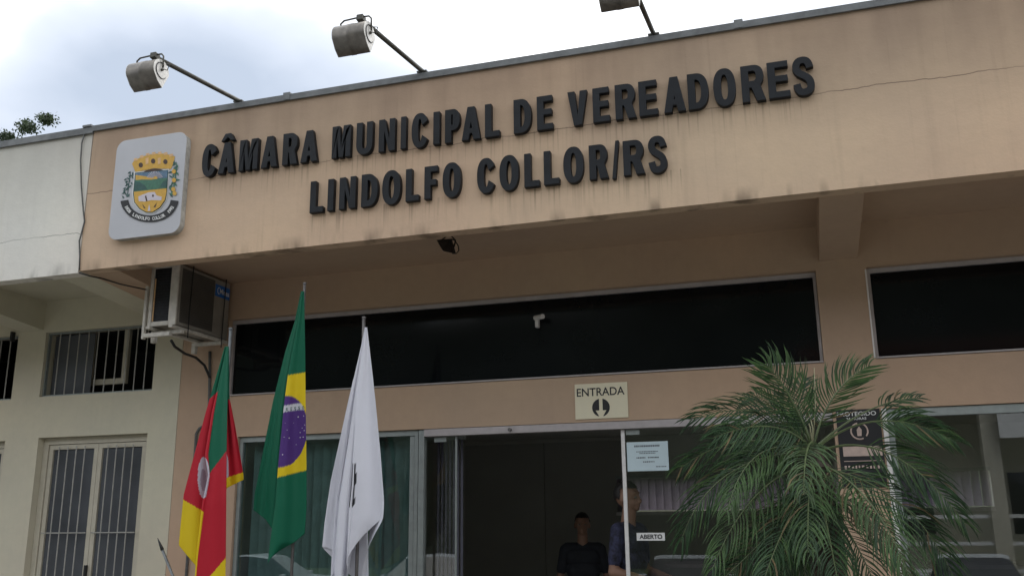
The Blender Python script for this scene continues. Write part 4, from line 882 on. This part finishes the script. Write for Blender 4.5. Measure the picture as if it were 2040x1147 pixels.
def frond(p0, p1, p2, nl, ll, seed, m, droop=0.5, parent=pt, wid=0.0043, t0=0.14):
    """feather frond: a tapered midrib and two rows of leaflets that leave it wide and curl towards its tip"""
    rs = random.Random(seed); q = MB(); p0, p1, p2 = map(Vector, (p0, p1, p2))
    bez = lambda t: p0*(1-t)**2+p1*2*t*(1-t)+p2*t*t
    path = [bez(i/16) for i in range(17)]
    q.mi = 1; q.tube(path, 0.0075, 5, r2=0.0015); q.mi = 0
    tw = rs.uniform(-0.25, 0.25); run = (p2-p0).normalized(); lat = math.hypot(run.x, max(0, run.z)); kf = 0.78*min(1, max(0, lat-0.25)/0.5)   # sideways fronds hang twisted, showing their face
    for i in range(nl):
        for sg_ in (-1, 1):
            t = min(max(t0+(1-t0)*(i+rs.uniform(-.35, .35))/nl, .1), 1.0)
            c = bez(t); d = (bez(min(1, t+.02))-bez(t-.02)).normalized()
            sd_ = d.cross(Vector((0, 0, 1)))
            if sd_.length < 0.25: sd_ = sd_+Vector((0.6, 0.1, 0))
            sd_.normalize(); nn = sd_.cross(d).normalized(); nv = nn*(1-kf)+Vector((0, -1, 0.25))*kf; nv -= d*nv.dot(d); nn = nv.normalized()
            sd_ = d.cross(nn).normalized(); sd_ = (sd_+nn*tw).normalized()
            l = ll*math.sin(math.pi*min(1, 0.14+0.80*t))**0.55*rs.uniform(0.80, 1.12)
            if rs.random() < 0.06: l *= rs.uniform(0.4, 0.8)
            k_ = rs.random(); q.mi = 2 if k_ < 0.035 else (3 if k_ < 0.22 else 0)
            a0 = R(74-34*t+rs.uniform(-8, 8)); a1 = a0-R(34+rs.uniform(-10, 10)); lift = rs.uniform(0.10, 0.38); dd = droop*rs.uniform(0.6, 1.4)
            p = c.copy(); pts = []; prev = 0
            for u, ww in ((0, 0.5), (0.25, 0.95), (0.5, 1.0), (0.76, 0.7), (1.0, 0.04)):
                a = a0+(a1-a0)*u; dr = (sd_*sg_*math.sin(a)+d*math.cos(a)+nn*lift*(1-u)+Vector((0, 0, -1))*dd*u*1.6).normalized()
                p = p+dr*l*(u-prev); prev = u; w = dr.cross(nn)
                w = (w.normalized() if w.length > 0.1 else sd_)*wid*ww
                pts += [p-w+nn*0.0028*ww, p, p+w+nn*0.0028*ww]
            q.add(pts, [(r_*3+c_, r_*3+c_+1, (r_+1)*3+c_+1, (r_+1)*3+c_) for r_ in range(4) for c_ in range(2)])
    return q.build('frond', [m, 'rachis', 'leaf_brown', 'leaf_light' if m == 'leaf' else 'leaf'], parent)
F = []
def fp(mid_px, tip_px, ym, yt, nl=44, ll=0.20, m='leaf', droop=0.45, base=(0, 0, 0), t0=0.14):
    """frond through a sighted middle point and tip, at the given distances from the wall line"""
    b0 = pc+Vector(base); mpt = at(*mid_px, ym); tp = at(*tip_px, yt)
    ctrl = mpt*2-(b0+tp)*0.5
    frond(b0, ctrl, tp, int(nl*1.05), ll*1.3, len(F)+11, m, droop*0.9, t0=t0); F.append(1)
LT = 'leaf_light'
fp((1571, 785), (1526, 726), -0.80, -0.78, 34, 0.19, LT, 0.15, (-0.01, 0, 0.05))
fp((1664, 785), (1733, 728), -0.74, -0.66, 34, 0.17, LT, 0.12, (0.01, 0, 0.05))
fp((1592, 800), (1604, 752), -0.60, -0.42, 28, 0.15, 'leaf', 0.15, (0, 0, 0.05))
fp((1515, 822), (1372, 838), -0.82, -0.88, 36, 0.19, 'leaf', 0.35)
fp((1540, 850), (1420, 872), -0.98, -1.15, 34, 0.18, 'leaf', 0.35)
fp((1475, 880), (1352, 935), -0.70, -0.66, 34, 0.20, 'leaf', 0.45)
fp((1512, 905), (1448, 1020), -1.02, -1.28, 34, 0.20, LT, 0.40, (0, -0.02, 0))
fp((1450, 945), (1356, 1080), -0.85, -0.92, 36, 0.20, 'leaf', 0.5)
fp((1508, 985), (1418, 1135), -1.05, -1.28, 36, 0.21, LT, 0.45, (0, 0, -0.06))
fp((1606, 905), (1601, 985), -1.05, -1.38, 30, 0.19, LT, 0.35, (0, -0.02, 0.05))
fp((1612, 985), (1610, 1100), -1.10, -1.42, 32, 0.20, LT, 0.40, (0, -0.02, -0.06))
fp((1570, 1035), (1520, 1160), -1.08, -1.36, 34, 0.20, 'leaf', 0.45, (0, -0.02, -0.12))
fp((1535, 1060), (1425, 1165), -0.90, -1.00, 34, 0.20, 'leaf', 0.45, (0, 0, -0.14))
fp((1648, 1050), (1672, 1175), -1.08, -1.34, 32, 0.19, 'leaf', 0.45, (0, -0.02, -0.12))
fp((1755, 838), (1905, 880), -0.78, -0.74, 34, 0.17, 'leaf', 0.35, (0.02, 0, 0.02), 0.46)
fp((1735, 815), (1838, 792), -0.50, -0.28, 16, 0.12, 'leaf', 0.1, (0.02, 0, 0.03), 0.58)
fp((1775, 905), (1926, 1048), -0.82, -0.86, 34, 0.20, 'leaf', 0.40, (0.02, 0, 0), 0.34)
fp((1728, 995), (1815, 1155), -1.08, -1.30, 36, 0.22, LT, 0.35, (0.02, 0, -0.06))
fp((1790, 1000), (1900, 1150), -0.80, -0.82, 36, 0.21, 'leaf', 0.40, (0.02, 0, -0.08))
fp((1560, 930), (1490, 1010), -0.45, -0.25, 32, 0.18, 'leaf', 0.45)
fp((1580, 1090), (1560, 1220), -0.95, -1.10, 32, 0.19, LT, 0.45, (0, 0, -0.2))
fp((1700, 1075), (1760, 1210), -0.95, -1.10, 32, 0.19, 'leaf', 0.45, (0, 0, -0.2))
fp((1540, 800), (1478, 800), -0.55, -0.36, 28, 0.15, 'leaf', 0.3, (0, 0, 0.03))
for i in range(5):      # old lower fronds hanging round the trunk
    a = R(72*i+30); b0 = pc+Vector((0, 0, -0.22-0.02*(i % 3)))
    m1 = b0+Vector((0.36*math.cos(a), 0.36*math.sin(a), 0.02)); t1 = b0+Vector((0.50*math.cos(a), 0.50*math.sin(a), -0.46))
    frond(b0, m1, t1, 30, 0.18, 100+i, 'leaf' if i % 2 else 'leaf_dry', 0.5)
for (x, y, t_) in ((1622, 732, 0.0), (1601, 815, 0.0), (1612, 822, 0.01)):    # unopened spears
    p = at(x, y, YP-0.02); MB().tube([pc+Vector((0, 0, 0.02)), (pc+p)/2+Vector((0.01, 0, 0.02)), p], 0.006 if y > 800 else 0.003, 6, r2=0.0015).build('spear_leaf', 'spear', pt, smooth=True)

# ------------------------------------------------------------------ people in the doorway
def hand(bones, wrist, dirv, palm_n, s=1.0):
    d = Vector(dirv).normalized(); n = Vector(palm_n).normalized(); sdv = d.cross(n).normalized(); w = Vector(wrist)
    bones.append((w, w+d*0.075*s, 0.026, 0.030, 'skin'))
    for i, l in enumerate((0.066, 0.076, 0.070, 0.054)):
        b0 = w+d*0.075*s+sdv*(i-1.5)*0.020*s; k1 = b0+d*l*0.55*s+n*0.008; k2 = k1+d*l*0.42*s+n*0.022
        bones.append((b0-d*0.02, k1, 0.0095, 0.0085, 'skin')); bones.append((k1, k2, 0.0085, 0.007, 'skin'))
    t0 = w+d*0.025-sdv*0.03; t1 = t0+d*0.035-sdv*0.022; bones.append((t0+sdv*.01, t1, 0.0115, 0.010, 'skin')); bones.append((t1, t1+d*0.03-sdv*.004+n*.008, 0.0095, 0.008, 'skin'))
def person(name_label, x, y, z0, h, yaw, arms, shirt, trouser, group=None):
    """one continuous figure: tapered limbs round a posed skeleton, fused by a voxel remesh"""
    s = h/1.78; T = Matrix.Translation((x, y, z0)) @ Matrix.Rotation(yaw, 4, 'Z') @ Matrix.Scale(s, 4)   # figure faces local -Y
    V = Vector; bn = []
    hipL, hipR = V((0.095, 0, 0.92)), V((-0.095, 0, 0.92))
    for sx, hp_, kn, an in ((1, hipL, V((0.10, -0.03, 0.50)), V((0.105, 0.02, 0.09))), (-1, hipR, V((-0.10, -0.015, 0.50)), V((-0.11, 0.03, 0.09)))):
        bn += [(hp_, kn, 0.092, 0.062, 'leg'), (kn, an, 0.060, 0.042, 'leg'), (an+V((0, 0.04, -0.045)), an+V((0.01*sx, -0.17, -0.055)), 0.042, 0.034, 'shoe')]
    bn += [(V((0.06, 0, 0.95)), V((-0.06, 0, 0.95)), 0.115, 0.115, 'leg'), (V((0.05, 0, 1.04)), V((-0.05, 0, 1.04)), 0.112, 0.112, 'shirt'), (V((0.075, 0.005, 1.20)), V((-0.075, 0.005, 1.20)), 0.108, 0.108, 'shirt'), (V((0.095, 0.0, 1.34)), V((-0.095, 0, 1.34)), 0.105, 0.105, 'shirt'),
           (V((0.165, 0.01, 1.42)), V((-0.165, 0.01, 1.42)), 0.066, 0.066, 'shirt'), (V((0, 0.015, 1.43)), V((0, -0.005, 1.58)), 0.060, 0.054, 'skin')]
    for (sh_, el, wr, pn) in arms:
        sh_, el, wr = V(sh_), V(el), V(wr); m_ = sh_+(el-sh_)*0.72
        bn += [(sh_, m_, 0.062, 0.054, 'shirt'), (m_, el, 0.042, 0.040, 'skin'), (el, wr, 0.042, 0.027, 'skin')]
        hand(bn, wr, wr-el, pn)
    # head: skull, jaw, nose, ears, brow
    hd_ = [((0, 0.012, 1.685), (0.076, 0.094, 0.095)), ((0, -0.030, 1.625), (0.056, 0.060, 0.062)), ((0, -0.066, 1.585), (0.028, 0.024, 0.022)), ((0, -0.096, 1.638), (0.013, 0.018, 0.020)), ((0, -0.082, 1.668), (0.010, 0.016, 0.034)), ((0, -0.070, 1.700), (0.052, 0.020, 0.012)), ((0.078, 0.016, 1.655), (0.010, 0.020, 0.032)), ((-0.078, 0.016, 1.655), (0.010, 0.020, 0.032)), ((0, -0.085, 1.606), (0.024, 0.010, 0.008))]
    q = MB()
    for a, b, ra, rb_, tg in bn:
        L_ = (b-a).length; nseg = max(2, int(L_/0.05)); path = [a+(b-a)*i/nseg for i in range(nseg+1)]
        q.tube(path, ra, 12, r2=rb_); q.ico(a, ra, ra, ra, 2); q.ico(b, rb_, rb_, rb_, 2)
    for c, rr_ in hd_: q.ico(c, *rr_, 3)
    me = bpy.data.meshes.new('tmp'); me.from_pydata(q.v, [], q.f); o = bpy.data.objects.new('tmp', me); COL.objects.link(o)
    rm = o.modifiers.new('r', 'REMESH'); rm.mode = 'VOXEL'; rm.voxel_size = 0.0075; sm = o.modifiers.new('s', 'SMOOTH'); sm.factor = 0.5; sm.iterations = 4
    me2 = bpy.data.meshes.new_from_object(o.evaluated_get(bpy.context.evaluated_depsgraph_get())); bpy.data.objects.remove(o)
    fc_ = np.empty(len(me2.polygons)*3); me2.polygons.foreach_get('center', fc_); fc_ = fc_.reshape(-1, 3)
    best = np.full(len(fc_), 1e9); idx = np.zeros(len(fc_), int); tags = ['skin', 'shirt', 'leg', 'shoe']
    for a, b, ra, rb_, tg in bn:
        a_, b_ = np.array(a), np.array(b); ab_ = b_-a_; t_ = np.clip(((fc_-a_)@ab_)/max(1e-9, ab_@ab_), 0, 1)
        dist = np.linalg.norm(fc_-(a_+t_[:, None]*ab_), axis=1)-(ra+(rb_-ra)*t_); w_ = dist < best; best[w_] = dist[w_]; idx[w_] = tags.index(tg)
    idx[fc_[:, 2] > 1.50] = 0
    for mm in ('skin', shirt, trouser, 'shoe'): me2.materials.append(MATS[mm])
    me2.polygons.foreach_set('material_index', idx.tolist()); me2.polygons.foreach_set('use_smooth', [True]*len(me2.polygons)); me2.transform(T); me2.update()
    root = bpy.data.objects.new('person', me2); COL.objects.link(root); PL[root.name] = Vector(); tag(root, name_label, 'person')
    q = MB(); rs = random.Random(3)
    bm = bmesh.new(); bmesh.ops.create_icosphere(bm, subdivisions=4, radius=1)
    keep = []; 
    vs = []
    for v in bm.verts:
        p = V((v.co.x*0.083, 0.018+v.co.y*0.100, 1.692+v.co.z*0.103)); p += v.co*rs.uniform(-0.003, 0.004); vs.append(T @ p)
    fs = [tuple(v.index for v in f.verts) for f in bm.faces if (f.calc_center_median().z > 0.42 or (f.calc_center_median().y > 0.15 and f.calc_center_median().z > -0.35))]
    q.add(vs, fs); bm.free(); q.build('hair', 'hair', root, smooth=True)
    for sx in (-1, 1):
        q = MB(); q.ico(T @ V((0.031*sx, -0.074, 1.665)), 0.011*s, 0.011*s, 0.008*s, 2); e_ = q.build('eye', 'eye_white', root, smooth=True)
        q = MB(); q.ico(T @ V((0.031*sx, -0.0835, 1.665)), 0.005*s, 0.004*s, 0.005*s, 1); q.build('iris', 'hair', e_, smooth=True)
    return root
pa = at(1252, 1000, 1.68); pb = at(1160, 1050, 3.3)
person('man in dark navy patterned polo shirt standing in profile behind the door edge', pa.x, 1.68, -0.04, 1.89, R(74), [((0.185, 0, 1.41), (0.23, 0.0, 1.13), (0.12, -0.24, 1.08), (0, 0, 1)), ((-0.185, 0, 1.41), (-0.23, 0.03, 1.13), (-0.10, -0.22, 1.06), (0, 0, 1))], 'navy_cloth', 'denim')
person('man in black clothes standing further back in the dark room', pb.x, 3.3, -0.04, 1.66, R(12), [((0.185, 0, 1.41), (0.25, 0.03, 1.13), (0.24, -0.05, 0.87), (-1, 0, 0)), ((-0.185, 0, 1.41), (-0.25, 0.03, 1.13), (-0.24, -0.05, 0.87), (1, 0, 0))], 'dark_cloth', 'dark_cloth')

# ------------------------------------------------------------------ trees beyond the roof
def tree(name_label, x, y, z0, h, rad, seed, nleaf, size, group):
    t_ = thing('tree', name_label, 'tree', (x, y, z0), group); rs = random.Random(seed)
    q = MB(); q.tube([(x, y, z0), (x+0.1*rad, y, z0+h*0.5), (x, y, z0+h*0.95)], h*0.018, 7, r2=h*0.004)
    cl = []
    for i in range(12):
        a = rs.uniform(0, 6.28); zz = z0+h*rs.uniform(0.55, 0.97); rr_ = rad*rs.uniform(0.2, 0.85)*(1.15-(zz-z0)/h*0.5); p = Vector((x+rr_*math.cos(a), y+rr_*math.sin(a), zz)); cl.append(p)
        q.tube([(x, y, zz-h*0.12), (Vector((x, y, zz-h*0.1))+p)/2, p], h*0.006, 5, r2=h*0.002)
    q.build('trunk', 'tree_bark', t_, smooth=True); cl.append(Vector((x, y, z0+h)))
    q = MB()
    for i in range(nleaf):
        c = rs.choice(cl); p = c+Vector((rs.gauss(0, 1), rs.gauss(0, 1), rs.gauss(0, 0.6)))*rad*0.27
        u = Vector((rs.gauss(0, 1), rs.gauss(0, 1), rs.gauss(0, 1))).normalized()*size; v = u.orthogonal().normalized()*size*0.45
        q.add([p-u, p-v*0.9, p+u, p+v], [(0, 1, 2, 3)])
    q.build('crown', 'tree_leaf', t_)
structure(MB().prism([(-80, 24, -0.7), (-80, 120, 22), (-80, 124, -0.7)], (100, 0, 0)).build('hill', 'grass_ground', None))
Yt = 34.0
for i, (px, py, wpx, lb) in enumerate(((92, 224, 26, 'tall feathery tree showing above the cream roof edge'), (55, 241, 24, 'rounded tree crown left of the feathery one above the roof'), (14, 262, 24, 'low tree top at the left picture edge above the roof'))):
    p = at(px, py+13, Yt); rad = wpx/1850*40*1.45
    tree(lb, p.x, Yt, 1.5, p.z-1.5, rad*(1.45 if i else 1.1), 20+i, 6000, 0.11, 'trees beyond the roof')

# ------------------------------------------------------------------ across the street (seen reflected in the glass)
def wooded(name, x0, x1, y0, y1, ztop):
    bm = bmesh.new(); nx, ny = 90, 26; rs = random.Random(2); grid = []
    for j in range(ny+1):
        for i in range(nx+1):
            x = x0+(x1-x0)*i/nx; y = y0+(y1-y0)*j/ny; t_ = j/ny
            z = -0.7+ztop*math.sin(math.pi/2*t_)*(0.9+0.12*math.sin(x*0.05))+(rs.uniform(0, 3.2) if j else 0)
            grid.append(bm.verts.new((x+rs.uniform(-.5, .5), y, z)))
    for j in range(ny):
        for i in range(nx): bm.faces.new((grid[j*(nx+1)+i], grid[(j+1)*(nx+1)+i], grid[(j+1)*(nx+1)+i+1], grid[j*(nx+1)+i+1]))
    me = bpy.data.meshes.new(name); bm.to_mesh(me); bm.free(); me.materials.append(MATS['forest']); o = bpy.data.objects.new(name, me); COL.objects.link(o); return structure(o)
wooded('wooded_hillside', -130, 130, -36, -95, 29)
oh = thing('opposite_house', 'cream house across the street with columns and white railings, reflected in the right window', 'building', (4.5, -24, -0.5))
B('wall', 'cream_wall_paint', oh, (1.0, 13.5, -29, -25, -0.5, 6.2)); B('porch_roof', 'window_cream', oh, (0.4, 14, -29.5, -21.0, 5.0, 5.55)); B('roof', 'roof_tile', oh, (0, 14.4, -30, -20.6, 6.2, 6.6))
for x in (1.4, 4.9, 8.6): B('column', 'window_cream', oh, (x, x+0.45, -21.7, -21.25, -0.5, 5.0))
for z in (0.0, 0.75, 1.5): B('railing', 'white_paint', oh, (1.9, 13.5, -21.55, -21.45, z, z+0.10))
for x in (2.2, 6.0, 9.6):
    w = B('window', 'window_cream', oh, (x, x+1.7, -25.0, -24.93, 0.9, 3.0)); B('pane', 'cargl', w, (x+0.1, x+1.6, -24.928, -24.90, 1.0, 2.9))
ob = B('sign_board', 'white_paint', oh, (5.3, 8.0, -20.9, -20.8, 3.7, 5.3)); B('sign_mark', 'crest_dark_green', ob, (6.0, 6.4, -20.798, -20.79, 4.1, 4.9))
def car(label, x, y, rz, paint, group='cars parked along the street'):
    z0 = -0.60; c = thing('parked_car', label, 'car', (x, y, z0), group); T = Matrix.Translation((x, y, z0)) @ Matrix.Rotation(rz, 4, 'Z')
    # length sections: (y, half width, sill, belt, top, half width of the top); the nose points to -Y
    S = [(-2.0, 0.62, 0.34, 0.62, 0.66, 0.55), (-1.88, 0.78, 0.24, 0.72, 0.78, 0.66), (-1.2, 0.83, 0.22, 0.86, 0.93, 0.72), (-0.62, 0.84, 0.22, 0.92, 0.97, 0.74), (0.0, 0.85, 0.22, 0.93, 1.40, 0.60), (0.5, 0.85, 0.22, 0.94, 1.46, 0.61), (1.25, 0.84, 0.22, 0.96, 1.42, 0.59), (1.72, 0.82, 0.24, 0.98, 1.06, 0.66), (1.92, 0.77, 0.30, 0.92, 0.98, 0.64), (1.98, 0.66, 0.36, 0.80, 0.84, 0.58)]
    ring = lambda s: [(-s[1]*0.94, s[0], s[2]), (-s[1], s[0], (s[2]+s[3])/2), (-s[1]*0.98, s[0], s[3]), (-s[5], s[0], s[4]-0.03), (-s[5]*0.8, s[0], s[4]), (s[5]*0.8, s[0], s[4]), (s[5], s[0], s[4]-0.03), (s[1]*0.98, s[0], s[3]), (s[1], s[0], (s[2]+s[3])/2), (s[1]*0.94, s[0], s[2])]
    q = MB(); n = 10; vs = [T @ Vector(p) for s in S for p in ring(s)]; q.add(vs, [])
    fs, mi = [], []
    for i in range(len(S)-1):
        for j in range(n):
            fs.append((i*n+j, i*n+(j+1) % n, (i+1)*n+(j+1) % n, (i+1)*n+j))
            gl_ = (3 <= i <= 6 and j in (2, 6)) or (i == 3 and j in (3, 4, 5)) or (i == 6 and j in (3, 4, 5)); mi.append(1 if gl_ else 0)
    fs += [tuple(range(n-1, -1, -1)), tuple((len(S)-1)*n+j for j in range(n))]; mi += [0, 0]
    q.f = fs; q.m = mi; q.build('body', [paint, 'cargl'], c)
    for sx in (-1, 1):
        for yy in (-1.28, 1.22):
            tp = [T @ Vector((sx*0.70, yy, 0.31)), T @ Vector((sx*0.87, yy, 0.31))]; w = MB().tube(tp, 0.31, 20).build('wheel', 'tyre', c)
            MB().tube([T @ Vector((sx*0.872, yy, 0.31)), T @ Vector((sx*0.882, yy, 0.31))], 0.19, 16).build('rim', 'rim', w)
        MB().obox(T @ Vector((sx*0.60, -1.93, 0.62)), T.to_3x3() @ Vector((0.13, 0.03*sx, 0)), T.to_3x3() @ Vector((0, 0.07, 0)), (0, 0, 0.07)).build('headlight', 'lamp_clear', c, bevel=0.02)
        MB().obox(T @ Vector((sx*0.66, 1.90, 0.86)), T.to_3x3() @ Vector((0.10, 0, 0)), T.to_3x3() @ Vector((0, 0.06, 0)), (0, 0, 0.10)).build('tail_light', 'lamp_red', c, bevel=0.02)
        MB().obox(T @ Vector((sx*0.93, -0.45, 0.98)), T.to_3x3() @ Vector((0.09, 0, 0)), T.to_3x3() @ Vector((0, 0.05, 0)), (0, 0, 0.06)).build('mirror', paint, c, bevel=0.02)
    B('number_plate', 'print_white', c, *[]) if False else MB().obox(T @ Vector((0, 2.0, 0.62)), T.to_3x3() @ Vector((0.2, 0, 0)), T.to_3x3() @ Vector((0, 0.012, 0)), (0, 0, 0.06)).build('number_plate', 'print_white', c)
car('white hatchback reflected in the window right of the palm', 2.95, -12.0, R(8), 'car_white')
car('silver hatchback reflected in the glass door beside the palm', -2.55, -11.4, R(-6), 'car_silver')
car('silver car reflected in the shop window behind the white flag', -7.6, -11.8, R(70), 'car_silver')
car('white car reflected in the shop window between the flags', -12.2, -11.6, R(80), 'car_white')
